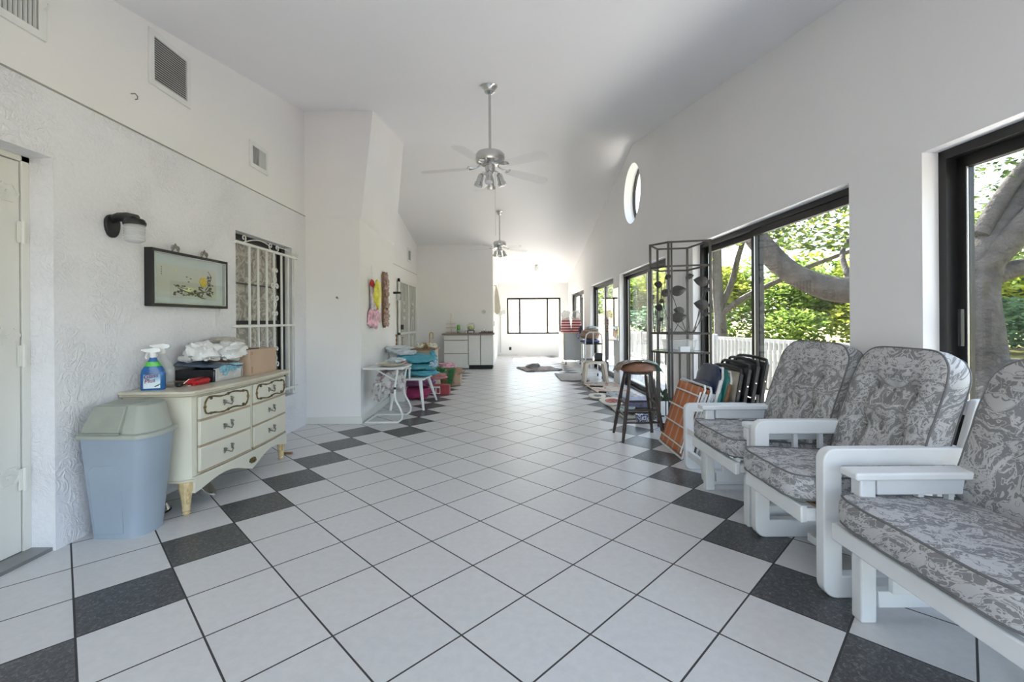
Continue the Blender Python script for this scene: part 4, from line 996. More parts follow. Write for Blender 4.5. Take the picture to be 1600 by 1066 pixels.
padded((1.60, 3.86, 0), 'folded chair with navy blue padded seat and back, between the orange and the black chairs', M['navy'], .46, .80, math.radians(15), M['ceramic'])
padded((1.665, 3.80, 0), 'folded chair with teal padding, mostly hidden behind the navy one', M['teal2'], .44, .77, math.radians(14), M['brownwood'])
def blackchair(loc, label, H, tan_=False):
    W = .50; t_ = thing('black_folding_chair', loc, label, 'folding chair', (0, math.radians(10), 0), None)
    b = MB().tube([(0,0,.01),(0,0,H-.05),(.0,.02,H-.01),(-.018,.10,H),(-.026,W/2,H+.004),(-.018,W-.10,H),(0,W-.02,H-.01),(0,W,H-.05),(0,W,.01)], .013, 8)
    obj('frame', b, M['blackmetal'], t_)
    obj('back_panel', MB().sheet(lambda u, v_: (-.004-.02*math.sin(PI*u), .02+(W-.04)*u, H-.30+.27*v_), 10, 4), M['tan'] if tan_ else M['black'], t_, solid=.005)
    s_ = MB().box(-.020, .012, -.018, -.001, .20, H-.04); s_.box(-.020, .012, W+.001, W+.018, .20, H-.04); obj('side_rail', s_, M['black'], t_, bevel=.006)
    obj('seat_panel', MB().box(-.022, -.012, .03, W-.03, .22, H-.34), M['black'], t_, bevel=.005)
    for z_ in (.30, .46, H-.18): obj('rivet', MB().cyl((-.004, -.021, z_), (-.004, -.018, z_), .006, 8), M['steel'], t_)
    return t_
for k, (x, y_, H_, lb, tn) in enumerate(((1.735, 3.70, .80, 'black folding chair with a beige back, front of the four leaning on the glass door', True),
        (1.785, 3.68, .84, 'second of the four black folding chairs, just behind the beige backed one', False),
        (1.835, 3.655, .87, 'third of the four black folding chairs leaning on the glass door', False),
        (1.885, 3.62, .89, 'rearmost of the four black folding chairs, closest to the glass door', False))):
    c = blackchair((x, y_, 0), lb, H_, tn); c['group'] = 'black folding chairs leaning on the glass door'

# ------------------------------------------------------------------ left side: tray table, chair, pile
t_ = thing('tray_table', (-1.53, 5.55, 0), 'small white folding tray table with bent tube legs against the projecting wall', 'table')
def LT(b, nm, m, par=None, **k): return obj(nm, b, m, par or t_, world=True, **k)
LT(MB().prism([(-1.76,5.28),(-1.33,5.28),(-1.29,5.32),(-1.29,5.74),(-1.33,5.78),(-1.76,5.78)], .632, .648), 'tabletop', M['white'], bevel=.004)
LT(MB().tube([(-1.76,5.28,.652),(-1.33,5.28,.652),(-1.29,5.32,.652),(-1.29,5.74,.652),(-1.33,5.78,.652),(-1.76,5.78,.652)], .006, 6), 'raised_edge', M['whitemetal'])
for y_ in (5.31, 5.75):
    LT(MB().tube([(-1.36,y_,.63),(-1.37,y_,.56),(-1.39,y_,.45),(-1.395,y_,.33),(-1.385,y_,.27),(-1.33,y_,.17),(-1.305,y_,.10),(-1.315,y_,.045),(-1.36,y_,.014),(-1.42,y_,.012),(-1.74,y_,.012)], .0125, 10), 'leg', M['whitemetal'])
LT(MB().cyl((-1.74,5.31,.012), (-1.74,5.75,.012), .0125, 10), 'base_bar', M['whitemetal'])
LT(MB().tube([(-1.38,5.31,.50),(-1.60,5.33,.62)], .008, 8).tube([(-1.38,5.75,.50),(-1.60,5.73,.62)], .008, 8), 'brace', M['whitemetal'])
LT(MB().cyl((-1.393,5.31,.40), (-1.393,5.31,.425), .016, 10).cyl((-1.393,5.75,.40), (-1.393,5.75,.425), .016, 10), 'collar', M['black'])
g = G('floral_plastic'); n_ = g.noise(g.co(), 14, 3, .5, 1); g.color(g.ramp(n_, [(.38, (.62,.60,.58)), (.52, (.55,.53,.50)), (.60, (.30,.22,.28)), (.68, (.45,.25,.25))])); g.set(.5); M['floral'] = g.m
one('floral_cloth', MB().add(*(lambda q: (q.v, q.f))(MB().blob((-1.50, 5.52, .475), (.15, .17, .135), .25, 2.4, 8, 24, 16))), M['floral'], 'floral plastic bag bulging under the white tray table', 'bag')
one('floral_cloth', MB().blob((-1.62, 5.40, .38), (.055, .06, .12), .3, 2.4, 3, 18, 12), M['floral'], 'pink tip of a floral bag hanging lowest under the tray table', 'bag')
t_ = thing('serving_dish', (-1.50, 5.55, .648), 'cream oval dish on the white tray table', 'dish')
obj('dish', MB().lathe([(.08,0),(.12,.012),(.16,.04),(.165,.044),(.155,.042),(.11,.018),(0,.012)], n=32, sx=1.05, sy=1.1), simple('cream_ceramic', (.68,.63,.52), .3, var=.03), t_)
one('folded_paper_bag', MB().blob((-1.46, 5.60, .715), (.10,.10,.030), .35, 3, 12, 18, 12), M['palefab'], 'crumpled pale plastic wrap inside the cream dish on the tray table', 'plastic wrap')
one('patterned_napkin', MB().blob((-1.37, 5.66, .685), (.05,.04,.016), .3, 4, 2, 14, 8), simple('red_white_print', (.50,.28,.25), .7, var=.6, scale=60), 'small red and white printed napkin beside the cream dish', 'napkin')

t_ = thing('small_white_chair', (-1.42, 6.35, 0), 'low white wooden chair with splayed legs, holding stacked teal cushions, behind the tray table', 'chair')
def seatq(): return MB().prism([(-1.66,6.08),(-1.20,6.08),(-1.18,6.60),(-1.68,6.60)], .40, .425)
obj('seat', seatq(), M['white'], t_, world=True, bevel=.006)
for (x0, y0, x1, y1) in ((-1.26,6.12,-1.21,6.07),(-1.60,6.12,-1.65,6.05),(-1.24,6.56,-1.17,6.86),(-1.60,6.56,-1.64,6.80)):
    obj('leg', MB().tube([(x0,y0,.40),(x1,y1,0)], [.026,.016], 8), M['white'], t_, world=True)
obj('arm_rail', MB().bar((-1.68,6.10,.565), (-1.38,6.10,.565), .03, .025).bar((-1.40,6.10,.42), (-1.40,6.10,.565), .022, .022).bar((-1.55,6.10,.42), (-1.55,6.10,.565), .022, .022).bar((-1.67,6.10,.42), (-1.67,6.10,.565), .022, .022), M['white'], t_, world=True)
tealL = ['bottom one of the three teal cushions stacked on the small white chair', 'middle teal cushion of the stack on the small white chair', 'top teal cushion of the stack, with a ruffled end, on the small white chair']
for k, (cz, sx, dx, sy) in enumerate(((.475,.26,.02,.20),(.565,.25,.04,.20),(.675,.27,.0,.19))):
    one('teal_cushion', MB().blob((-1.36+dx, 6.38, cz), (sx, sy, .046 if k < 2 else .062), .14, 2.2, k+2, 30, 18), M['teal'], tealL[k], 'cushion', 'teal cushions on the small white chair')
one('ruffle', MB().blob((-1.12, 6.33, .60), (.05,.10,.055), .4, 3.5, 21, 20, 12), simple('teal_white_print', (.35,.50,.58), .7, var=.5, scale=50), 'printed corner of a white and blue towel at the right end of the teal cushions', 'towel')
one('ruffle', MB().blob((-1.13, 6.36, .74), (.035,.05,.045), .4, 3.5, 5, 16, 10), M['teal'], 'teal cushion corner sticking up at the right end of the pile', 'cushion corner')
one('folded_blanket', MB().blob((-1.66, 6.55, .79), (.17,.18,.055), .3, 2.5, 31, 26, 16), M['palefab'], 'pale blue grey blanket heaped on the pile beside the projecting wall', 'blanket')
one('folded_blanket', MB().blob((-1.50, 6.30, .765), (.14,.08,.035), .3, 2.8, 14, 24, 14), M['palefab'], 'pale folded sheet sliding off the front of the heap over the teal cushions', 'sheet')
one('support_crate', MB().box(-1.84, -1.62, 6.72, 7.05, 0, .74), M['cabinet'], 'plain pale crate behind the small white chair, under the blankets', 'crate', bevel=.01)
# low cabinet behind with brass ware
t_ = thing('low_cabinet', (-1.75, 8.0, 0), 'low wooden cabinet in front of the security door, covered in brass ware', 'cabinet')
obj('body', MB().box(-2.15, -1.36, 7.75, 8.20, 0, .70), simple('beige_cabinet', (.45,.38,.30), .6, var=.1), t_, world=True, bevel=.006)
obj('top', MB().box(-2.18, -1.33, 7.72, 8.23, .70, .725), M['brownwood'], t_, world=True, bevel=.004)
obj('door', MB().box(-2.12, -1.77, 7.738, 7.75, .10, .66), M['tan'], t_, world=True); obj('door', MB().box(-1.74, -1.39, 7.738, 7.75, .10, .66), M['tan'], t_, world=True)
rb = random.Random(11)
def candlestick(x, y_, h_, lb, mt):
    t2 = thing('brass_candlestick', (x, y_, .725), lb, 'candlestick')
    obj('base', MB().lathe([(.05,0),(.052,.008),(.02,.02),(.012,.03)], n=16), mt, t2)
    obj('stem', MB().lathe([(.010,.03),(.018,h_*.3),(.008,h_*.4),(.016,h_*.6),(.007,h_*.75),(.02,h_*.95),(.022,h_)], n=14), mt, t2)
candlestick(-2.05, 7.95, .24, 'tall brown candlestick at the left end of the brass ware', M['brownwood'])
candlestick(-1.92, 7.85, .20, 'white and brown candlestick, second from the left in the brass ware', M['tan'])
candlestick(-1.76, 7.88, .22, 'pale candlestick in the middle of the brass ware', M['cream'])
t2 = thing('brass_tap', (-1.47, 7.95, .725), 'brass gooseneck kitchen tap standing upright in the pile of brass ware', 'tap')
obj('neck', MB().tube([(0,0,.02),(0,0,.22),(.01,0,.26),(.035,0,.275),(.06,0,.26),(.065,0,.22),(.065,0,.16)], .010, 8), M['brass'], t2)
obj('base', MB().lathe([(.05,0),(.05,.02),(.03,.04),(.025,.06)], n=16).box(-.09, .10, -.02, .02, 0, .03), M['brass'], t2)
obj('lever', MB().cyl((-.075,0,.02), (-.075,0,.07), .014, 10).bar((-.075,0,.07), (-.13,0,.09), .014, .01), M['brass'], t2)
for (x, y_, sx, mt, lb) in ((-1.62,7.84,.07,'cream','cream crumpled cloth heaped at the front of the brass ware'), (-1.40,7.86,.08,'cream','cream ruffled cloth under the brass tap'),):
    one('cream_cloth', MB().blob((x, y_, .765), (sx,.08,.045), .4, 3, 4, 18, 12, -.04), M[mt], lb, 'cloth')
one('brass_pot', MB().lathe([(.03,0),(.06,.02),(.065,.05),(.04,.08),(.045,.09)], (-1.57,7.98,.725), 18), M['brass'], 'round brass pot between the candlesticks and the tap', 'pot')
# under and beside the chair
one('magenta_cushion', MB().blob((-1.52, 6.98, .10), (.24,.16,.095), .15, 2.2, 3, 24, 14), M['magenta'], 'magenta bundle on the floor under the pile, behind the small white chair', 'bundle')
one('plum_blanket', MB().blob((-1.50, 6.98, .26), (.26,.17,.060), .2, 2.2, 8, 24, 14), M['purple'], 'plum and brown folded blanket on top of the magenta bundle', 'blanket')
one('pink_mat', MB().blob((-1.22, 7.15, .33), (.16,.12,.050), .2, 2.2, 4, 24, 14), simple('dusty_pink', (.45,.20,.20), .8, var=.2), 'dusty pink quilted mat rolled over beside the teal cushions', 'mat')
t2 = thing('toy_box', (-1.22, 7.45, 0), 'red and white printed carton lying on the floor beside the chair leg', 'box')
obj('carton', MB().box(-.19, .17, -.10, .10, 0, .15), simple('red_carton', (.38,.05,.06), .5, var=.2), t2, bevel=.003)
obj('white_panel', MB().box(-.18, .03, -.103, -.1, .015, .135), M['white'], t2); obj('print', MB().box(-.15, -.05, -.106, -.103, .03, .11).box(-.03, .02, -.106, -.103, .03, .11), simple('dark_red_print', (.30,.05,.06), .5, var=.4, scale=60), t2)
one('green_bag', MB().blob((-1.30, 7.9, .30), (.13,.12,.08), .3, 2.5, 7, 20, 12), M['green'], 'dark green plastic bag lying behind the red carton', 'bag')
t2 = thing('grocery_bag', (-1.22, 8.35, 0), 'brown and green printed grocery bag stuffed full, beside the cardboard box on the floor', 'bag')
obj('bag', MB().loft([[(a_*w_, b_*d_, z_) for a_, b_ in superell(1, 1, 20, .5)] for w_, d_, z_ in ((.11,.08,0),(.13,.09,.15),(.15,.10,.30),(.14,.09,.345))]), simple('brown_green_print', (.20,.13,.06), .6, var=.4, scale=14), t2)
obj('green_side', MB().hexa([(.0,-.095,.02),(.09,-.095,.02),(.09,-.08,.02),(.0,-.08,.02)], [(.06,-.112,.33),(.155,-.112,.33),(.155,-.08,.33),(.06,-.08,.33)]), M['green'], t2)
obj('tissue', MB().blob((0, 0, .37), (.14,.09,.05), .4, 3, 6, 20, 12), M['pink'], t2)
t2 = thing('moving_carton', (-1.08, 8.55, 0), 'small open cardboard carton on the floor in front of the white cabinet', 'box')
obj('carton', MB().box(-.15, .09, -.14, .16, 0, .19), M['card'], t2, bevel=.003)
obj('flap', MB().hexa([(.02,-.15,.185),(.03,-.15,.185),(.03,.15,.185),(.02,.15,.185)], [(.16,-.13,.25),(.17,-.13,.25),(.17,.13,.25),(.16,.13,.25)]).hexa([(-.15,.15,.19),(.09,.15,.19),(.09,.16,.19),(-.15,.16,.19)], [(-.15,.20,.30),(.09,.20,.30),(.09,.21,.30),(-.15,.21,.30)]), M['cardin'], t2)
obj('handling_marks', MB().box(-.055, -.02, -.142, -.14, .03, .07).box(-.055, -.02, -.142, -.14, .09, .15), simple('grey_print', (.15,.14,.14), .7), t2)

# hangings on the projecting wall
wx = lambda y_: -1.79 - .05*(y_-5.3)
t2 = thing('hanging_gift_bags', (-1.78, 5.80, 1.15), 'pink floral and yellow plastic bags hanging from a hook on the projecting wall', 'hanging bags')
def LH(b, nm, m): return obj(nm, b, m, t2, world=True)
LH(MB().blob((wx(5.8)+.05, 5.78, 1.42), (.04,.12,.26), .22, 1.8, 3, 24, 16), 'floral_bag', M['mauve'])
LH(MB().blob((wx(5.8)+.055, 5.74, 1.25), (.05,.16,.12), .25, 2.2, 9, 24, 14), 'pink_bag', M['pink'])
LH(MB().blob((wx(5.8)+.10, 5.74, 1.55), (.035,.085,.17), .15, 1.8, 5, 20, 12), 'yellow_bag', M['yellow'])
LH(MB().blob((wx(5.7)+.05, 5.66, 1.68), (.022,.03,.045), .2, 1.8, 5, 14, 10), 'red_corner', M['red'])
LH(MB().tube([(wx(5.7)+.03, 5.70, 1.68), (wx(5.8)+.012, 5.78, 1.92), (wx(5.9)+.03, 5.86, 1.68)], .003, 6), 'string', M['white'])
t2 = thing('carved_plaque', (-1.84, 6.42, 1.12), 'tall narrow carved wooden totem plaque on the projecting wall', 'wall carving')
wy = 6.42; b = MB()
for k in range(9):
    z_ = 1.16+.082*k; b.blob((wx(wy)+.045, wy, z_+.02), (.030+.01*(k % 2), .07-.012*(k % 3), .050), .4, 3, k, 14, 10)
obj('carving', b, simple('pale_brown_carving', (.42,.30,.25), .6, var=.4, scale=30), t2, world=True)
obj('board', MB().prism([(wy-.085,1.2),(wy-.03,1.11),(wy+.03,1.11),(wy+.085,1.2),(wy+.085,1.84),(wy+.03,1.90),(wy-.03,1.90),(wy-.085,1.84)], wx(wy)+.008, wx(wy)+.032, 'x'), simple('brown_board', (.22,.12,.07), .5, var=.2), t2, world=True)

# security door on the far left wall
root = thing('security_door', (XB, 10.6, 0), 'white double security door with upright bars on the far left wall', 'security door')
obj('door_panel', MB().box(XB+.001, XB+.012, 9.80, 11.45, .02, 2.06), simple('grey_door_behind', (.30,.28,.26), .6, var=.05), root, world=True)
obj('gate_frame', MB().box(XB+.03, XB+.06, 9.72, 9.80, 0, 2.12).box(XB+.03, XB+.06, 11.40, 11.48, 0, 2.12).box(XB+.03, XB+.06, 10.57, 10.65, 0, 2.12).box(XB+.03, XB+.06, 9.72, 11.48, 2.05, 2.12).box(XB+.03, XB+.06, 9.72, 11.48, .90, .95).box(XB+.03, XB+.06, 9.72, 11.48, .05, .12), M['whitemetal'], root, world=True)
for y0 in (9.83, 10.68):
    for k in range(6): obj('bar', MB().cyl((XB+.045, y0+.07+.11*k, .1), (XB+.045, y0+.07+.11*k, 2.06), .008, 6), M['whitemetal'], root, world=True)
    b = MB()
    for zc in (1.62, 1.45, 1.28, .45):
        for sg in (1, -1): b.tube(spiral(y0+.345+sg*.05, zc, .05, 0 if sg < 0 else PI, 1, sg, 12, X=XB+.05), .008, 6)
    obj('scroll', b, M['whitemetal'], root, world=True)
obj('lock', MB().box(XB+.06, XB+.10, 9.86, 9.93, 1.02, 1.12), M['black'], root, world=True)
t2 = thing('wall_lantern', (XB, 9.2, 1.75), 'black wall lantern with a pale jar at the near side of the double security door', 'wall light')
obj('arm', MB().box(XB, XB+.03, 9.16, 9.24, 1.64, 1.80).box(XB, XB+.22, 9.17, 9.23, 1.755, 1.80), M['black'], t2, world=True, bevel=.006)
obj('jar', MB().lathe([(.05,0),(.055,-.1),(.03,-.13),(0,-.13)], (XB+.18, 9.2, 1.755), 16), M['ribglass'], t2, world=True)

# white cabinet against the back wall
t2 = thing('base_cabinet', (-1.1, 11.4, 0), 'white laminate base cabinet with drawers and doors against the back wall', 'cabinet')
def LC(b, nm, m, par=None, **k): return obj(nm, b, m, par or t2, world=True, **k)
LC(MB().box(-1.71, -1.10, 11.16, 11.79, .03, .85).box(-1.10, -.50, 11.16, 11.79, .10, .85), 'body', M['cabinet'])
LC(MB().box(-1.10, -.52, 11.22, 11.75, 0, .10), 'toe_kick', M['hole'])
LC(MB().box(-1.70, -.51, 11.155, 11.16, .10, .845), 'gap_shade_sheet', simple('grey_shadow_gap', (.30,.29,.27), .7))  # grey sheet behind the fronts, painting the shade in their gaps
for (x0, x1, z0, z1, nm) in ((-1.70,-1.12,.73,.84,'drawer'),(-1.70,-1.12,.40,.705,'drawer'),(-1.70,-1.12,.05,.385,'drawer'),(-1.095,-.82,.11,.84,'door'),(-.80,-.515,.11,.84,'door')):
    LC(MB().box(x0, x1, 11.142, 11.16, z0, z1), nm, M['cabinet'], bevel=.003)
one('countertop', MB().box(-1.75, -.47, 11.10, 11.79, .851, .885), M['counter'], 'brown laminate worktop on the white base cabinet', 'worktop', bevel=.003)
CT = .885
t2 = thing('tiered_stand', (-1.56, 11.4, CT), 'copper wire three tier stand at the left end of the worktop', 'stand')
obj('pole', MB().cyl((0,0,0), (0,0,.50), .006, 8), M['brass'], t2)
for z_ in (.03, .14, .24): obj('tier', MB().tube([(-.12,-.05,z_),(.12,-.05,z_),(.12,.05,z_),(-.12,.05,z_)], .005, 6, closed=True), M['brass'], t2)
one('green_bottle', MB().lathe([(.035,0),(.04,.01),(.042,.14),(.035,.20),(.036,.21)], (-1.38,11.45,CT), 18), M['greenglass'], 'bright green glass tumbler on the worktop behind the white bowl', 'tumbler')
one('white_bowl', MB().lathe([(.05,0),(.08,.015),(.125,.075),(.12,.075),(.07,.02),(0,.015)], (-1.28,11.25,CT), 26), M['ceramic'], 'white bowl on the worktop beside the copper stand', 'bowl')
t2 = thing('lemon_jar', (-1.06, 11.38, CT), 'glass jar of lemons on a black stand on the worktop', 'jar')
obj('stand', MB().ring(rrect(-.09,.09,0,.075,.02), rrect(-.07,.07,.0+.01,.06,.01), -.06, .06), M['blackmetal'], t2)
obj('jar', MB().lathe([(.06,.075),(.09,.11),(.092,.20),(.06,.24),(.055,.26)], n=22), M['clearplastic'], t2)
obj('lemons', MB().blob((0,0,.145), (.075,.075,.055), .3, 4, 2, 18, 12), M['lemon'], t2)
t2 = thing('bottle_tray', (-.66, 11.35, CT), 'brown tray with a row of small bottles at the right end of the worktop', 'tray')
obj('tray', MB().ring(rrect(-.19,.17,0,.02,.005), rrect(-.17,.15,.008,.019,.002), -.12, .12).box(-.18,.16,-.12,.12,0,.01), M['brownwood'], t2)
for k in range(6): obj('small_bottle', MB().lathe([(.018,.01),(.02,.04),(.01,.05),(.01,.06)], (-.12+.05*k, .02*(k % 2), 0), 10), M['darkwood'], t2)
one('white_soap_bottle', MB().lathe([(.03,0),(.032,.09),(.012,.11),(.012,.15)], (-.73,11.55,CT), 14), M['ceramic'], 'white pump bottle standing behind the tray on the worktop', 'bottle')
one('thermostat', MB().prism([(-.76+.05*math.cos(a), 1.43+.05*math.sin(a)) for a in [2*PI*k/24 for k in range(24)]], 11.775, 11.8, 'y'), M['whitebox'], 'round thermostat on the back wall above the tray of bottles', 'thermostat')
one('sleeve_board', MB().prism([(-.505,1.42),(-.45,1.36),(-.36,1.40),(-.34,1.55),(-.40,1.95),(-.455,2.18),(-.475,2.18),(-.505,1.9)], 12.55, 12.62, 'y').cyl((-.52,12.585,2.17), (-.455,12.585,2.17), .008, 8), simple('cream_padding', (.66,.62,.52), .8, var=.03), 'cream padded ironing board hanging on the passage wall beyond the cabinet', 'ironing board')
one('switch_plate', MB().box(-.519, -.508, 12.2, 12.35, 1.05, 1.18), simple('grey_plate', (.3,.3,.3), .5), 'grey switch plate on the passage wall beyond the worktop', 'switch')
one('conduit', MB().cyl((-.42,15.28,.12), (-.42,15.28,1.45), .014, 8).box(-.48,-.37,15.26,15.30,1.38,1.52), M['whitebox'], 'grey pipe running up the far wall left of the far window', 'pipe')
one('outlet', MB().box(-.14,-.06,15.285,15.3,.20,.30), M['black'], 'black outlet low on the far wall under the window', 'outlet')
one('junction_box', MB().box(-.36,-.26,15.27,15.3,1.42,1.55), M['whitebox'], 'small grey box on the far wall beside the window', 'box')

# ------------------------------------------------------------------ right side, far
t2 = thing('rolling_cabinet', (1.66, 12.6, 0), 'grey white cabinet on casters against the right wall near the far window', 'cabinet')
def LR(b, nm, m, **k): return obj(nm, b, m, t2, world=True, **k)
LR(MB().box(1.36, 1.87, 12.1, 13.3, .12, .84), 'body', simple('grey_laminate', (.52,.54,.56), .5, var=.02), bevel=.004)
LR(MB().box(1.34, 1.88, 12.08, 13.32, .84, .87), 'top', M['creamtop']); LR(MB().box(1.35, 1.36, 12.1, 13.3, .14, .83), 'door', M['white'])
LR(MB().box(1.358, 1.378, 12.09, 12.1, .12, .84), 'edge_strip', M['tanwood'])
for (x, y_) in ((1.42,12.2),(1.80,12.2),(1.42,13.2),(1.80,13.2)): LR(MB().cyl((x,y_,.03), (x,y_,.12), .01, 8).cyl((x-.012,y_,.03), (x+.012,y_,.03), .03, 14), 'caster', M['black'])
for (x, lb, sd) in ((1.44, 'left of the two red and white striped gift bags on the rolling cabinet', 3), (1.73, 'right one of the two red and white striped gift bags on the rolling cabinet', 6)):
    t2 = thing('striped_bag', (x, 12.35, .87), lb, 'gift bag')
    obj('cloth_bag', MB().loft([[(a_*w_*(1+.08*math.sin(9*z_+a_*3)), b_*d_, z_) for a_, b_ in superell(1, 1, 20, .7)] for w_, d_, z_ in ((.15,.10,0),(.15,.10,.08),(.14,.10,.2),(.12,.09,.30),(.10,.08,.36))]), M['redstripe'], t2)
    obj('cellophane', MB().blob((0,0,.46), (.11,.08,.12), .35, 2.5, sd, 20, 14), M['clearplastic'], t2)
one('doll', MB().blob((1.80, 12.03, .93), (.05,.035,.09), .4, 3, 5, 18, 12), simple('navy_red_print', (.13,.10,.17), .7, var=.7, scale=25), 'small navy and red stuffed toy beside the striped bags', 'toy')
one('doll', MB().blob((1.73, 11.98, .78), (.045,.03,.07), .4, 3, 9, 18, 12), simple('blue_white_print', (.35,.38,.50), .7, var=.6, scale=25), 'blue and white fabric toy hanging off the corner of the rolling cabinet', 'toy')

t2 = thing('rolling_cart', (1.62, 9.4, 0), 'white tubular cart on casters with an arched end, beside the beige stool', 'cart')
def LK(b, nm, m, **k): return obj(nm, b, m, t2, world=True, **k)
LK(MB().tube([(1.46,9.15,.06),(1.46,9.15,.80),(1.48,9.15,.90),(1.54,9.15,.95),(1.70,9.15,.95),(1.78,9.15,.90),(1.80,9.15,.80),(1.80,9.15,.06)], .013, 8), 'end_arch', M['whitemetal'])
LK(MB().tube([(1.46,9.65,.06),(1.46,9.65,.80),(1.80,9.65,.80),(1.80,9.65,.06)], .013, 8), 'rear_frame', M['whitemetal'])
LK(MB().cyl((1.62,9.15,.40), (1.62,9.15,.95), .012, 8), 'centre_bar', M['whitemetal'])
LK(MB().box(1.45,1.81,9.14,9.66,.70,.72).box(1.45,1.81,9.14,9.66,.36,.375), 'tray', M['blackmetal'])
for (x, y_) in ((1.46,9.15),(1.80,9.15),(1.46,9.65),(1.80,9.65)): LK(MB().cyl((x-.012,y_,.03), (x+.012,y_,.03), .03, 14).cyl((x,y_,.03), (x,y_,.08), .012, 8), 'caster', M['black'])
one('blue_cushion', MB().blob((1.60, 9.40, .755), (.20,.22,.032), .1, 2, 2, 24, 10), simple('blue_cushion_cloth', (.10,.14,.33), .8, var=.15), 'flat blue cushion under the brown bundle on the cart', 'cushion')
one('brown_bundle', MB().blob((1.60, 9.42, .90), (.19,.20,.105), .10, 1.8, 6, 26, 16), simple('brown_blanket', (.33,.22,.17), .85, var=.15), 'brown folded blanket bundle on the white cart', 'bundle')
one('white_wrap', MB().blob((1.66, 9.45, 1.03), (.11,.12,.035), .35, 3, 3, 20, 12), simple('pale_aqua_cloth', (.60,.66,.66), .8, var=.1), 'pale aqua cloth on top of the brown bundle', 'cloth')
t2 = thing('plastic_stool', (1.55, 8.62, 0), 'beige plastic step stool with splayed legs holding a small toaster', 'stool')
obj('seat', MB().loft([[(a_*w_, b_*w_*.75, z_) for a_, b_ in superell(1, 1, 24, .45)] for w_, z_ in ((.20,.37),(.205,.39),(.19,.415),(.12,.42))]), M['beigeplastic'], t2)
for sx in (-1, 1):
    for sy in (-1, 1): obj('leg', MB().hexa([(sx*.215-.022,sy*.16-.022,0),(sx*.215+.022,sy*.16-.022,0),(sx*.215+.022,sy*.16+.022,0),(sx*.215-.022,sy*.16+.022,0)], [(sx*.165-.03,sy*.115-.03,.385),(sx*.165+.03,sy*.115-.03,.385),(sx*.165+.03,sy*.115+.03,.385),(sx*.165-.03,sy*.115+.03,.385)]), M['beigeplastic'], t2, bevel=.006)
t2 = thing('toaster', (1.60, 8.60, .42), 'small black toaster with a silver end on the beige stool', 'toaster')
obj('body', MB().loft([[(x, a_, z_) for a_, z_ in rrect(-.06,.06,0,.15,.04)] for x in (-.055,.085)]), M['black'], t2, bevel=.006)
obj('end_cap', MB().loft([[(x, a_, z_) for a_, z_ in rrect(-.055,.055,.005,.145,.04)] for x in (-.075,-.055)]), M['steel'], t2)
# mirror leaning on the wall between two glass doors
t2 = thing('wall_mirror', (rx(8.64, -.02), 8.64, .80), 'frameless upright mirror on the right wall between two glass doors', 'mirror', (0, 0, RA))
obj('mirror_glass', MB().box(0, .012, -.20, .20, 0, 1.0), M['mirror'], t2, smooth=False)
obj('backing', MB().box(.0125, .019, -.20, .20, 0, 1.0), M['brownwood'], t2)

# rugs and the clutter along the right wall
def rug(cx, cy, w_, d_, rot, mat, label, cat, th=.012, wav=.004, sd=1):
    c_, s_ = math.cos(rot), math.sin(rot)
    def fn(u, v_):
        x, y_ = (u-.5)*w_, (v_-.5)*d_; z_ = th + wav*max(0, noise.noise(Vector((x*5, y_*5, sd))))*3
        return (cx+x*c_-y_*s_, cy+x*s_+y_*c_, z_)
    return one('rug' if cat == 'rug' else cat.replace(' ', '_'), MB().sheet(fn, 24, 24), mat, label, cat, solid=th*1.2)
g = G('grey_bath_mat'); n_ = g.noise(g.co(), 20, 4); g.color(g.ramp(n_, [(.3, (.42,.40,.40)), (.7, (.58,.55,.55))])); g.set(.95); g.bump(g.noise(g.co(), 120, 2), .6, .01)
rug(1.20, 9.45, .56, 1.15, .02, g.m, 'pale grey mat lying flat on the tiles before the rolling cabinet', 'rug')
rug(.62, 11.05, .88, .95, .25, simple('taupe_towel', (.36,.32,.31), .95, var=.25, scale=8), 'taupe crumpled rug farther back in the middle of the floor', 'rug', .012, .02, 4)
one('rug_fold', MB().blob((.50, 11.25, .06), (.16,.10,.05), .4, 3, 5, 20, 12), simple('taupe_towel_fold', (.36,.32,.31), .95, var=.25, scale=8), 'peaked fold of cloth standing up on the taupe rug', 'cloth')
g = G('faded_runner'); n_ = g.noise(g.co(), 7, 3, .5, 1.2); s = g.sep(g.co()); g.color(g.ramp(n_, [(.36, (.58,.50,.38)), (.5, (.62,.56,.46)), (.58, (.50,.22,.14)), (.68, (.38,.34,.32))])); g.set(.95)
rug(1.64, 7.55, .58, 2.0, .06, g.m, 'faded beige and rust runner rug along the right wall behind the bar stool', 'rug', .010, .01, 2)
rug(1.56, 6.0, .50, 1.1, .04, simple('beige_runner', (.52,.50,.44), .95, var=.15, scale=10), 'beige rug end beneath the plates near the bar stool', 'rug', .010, .01, 7)
t2 = thing('printed_tray', (1.38, 6.35, .02), 'cream oval tray with a red flower picture on the floor behind the bar stool', 'tray', (math.radians(14), 0, .5))
obj('tray', MB().prism(superell(.19, .13, 28, .7), .03, .045), M['creamtop'], t2, bevel=.004); obj('picture', MB().prism([(x*.6, y_*.55) for x, y_ in superell(.19,.13,28,.9)], .045, .048), simple('red_flower_print', (.45,.12,.10), .6, var=.9, scale=26), t2)
t2 = thing('printed_plate', (1.27, 6.85, .02), 'smaller cream plate with a grey picture beyond the red flower tray', 'plate', (math.radians(10), 0, .2))
obj('plate', MB().prism(superell(.13, .11, 28, .8), .02, .035), M['creamtop'], t2); obj('picture', MB().prism(superell(.06, .05, 20, .9), .035, .037), simple('grey_print2', (.25,.22,.22), .6, var=.6, scale=30), t2)
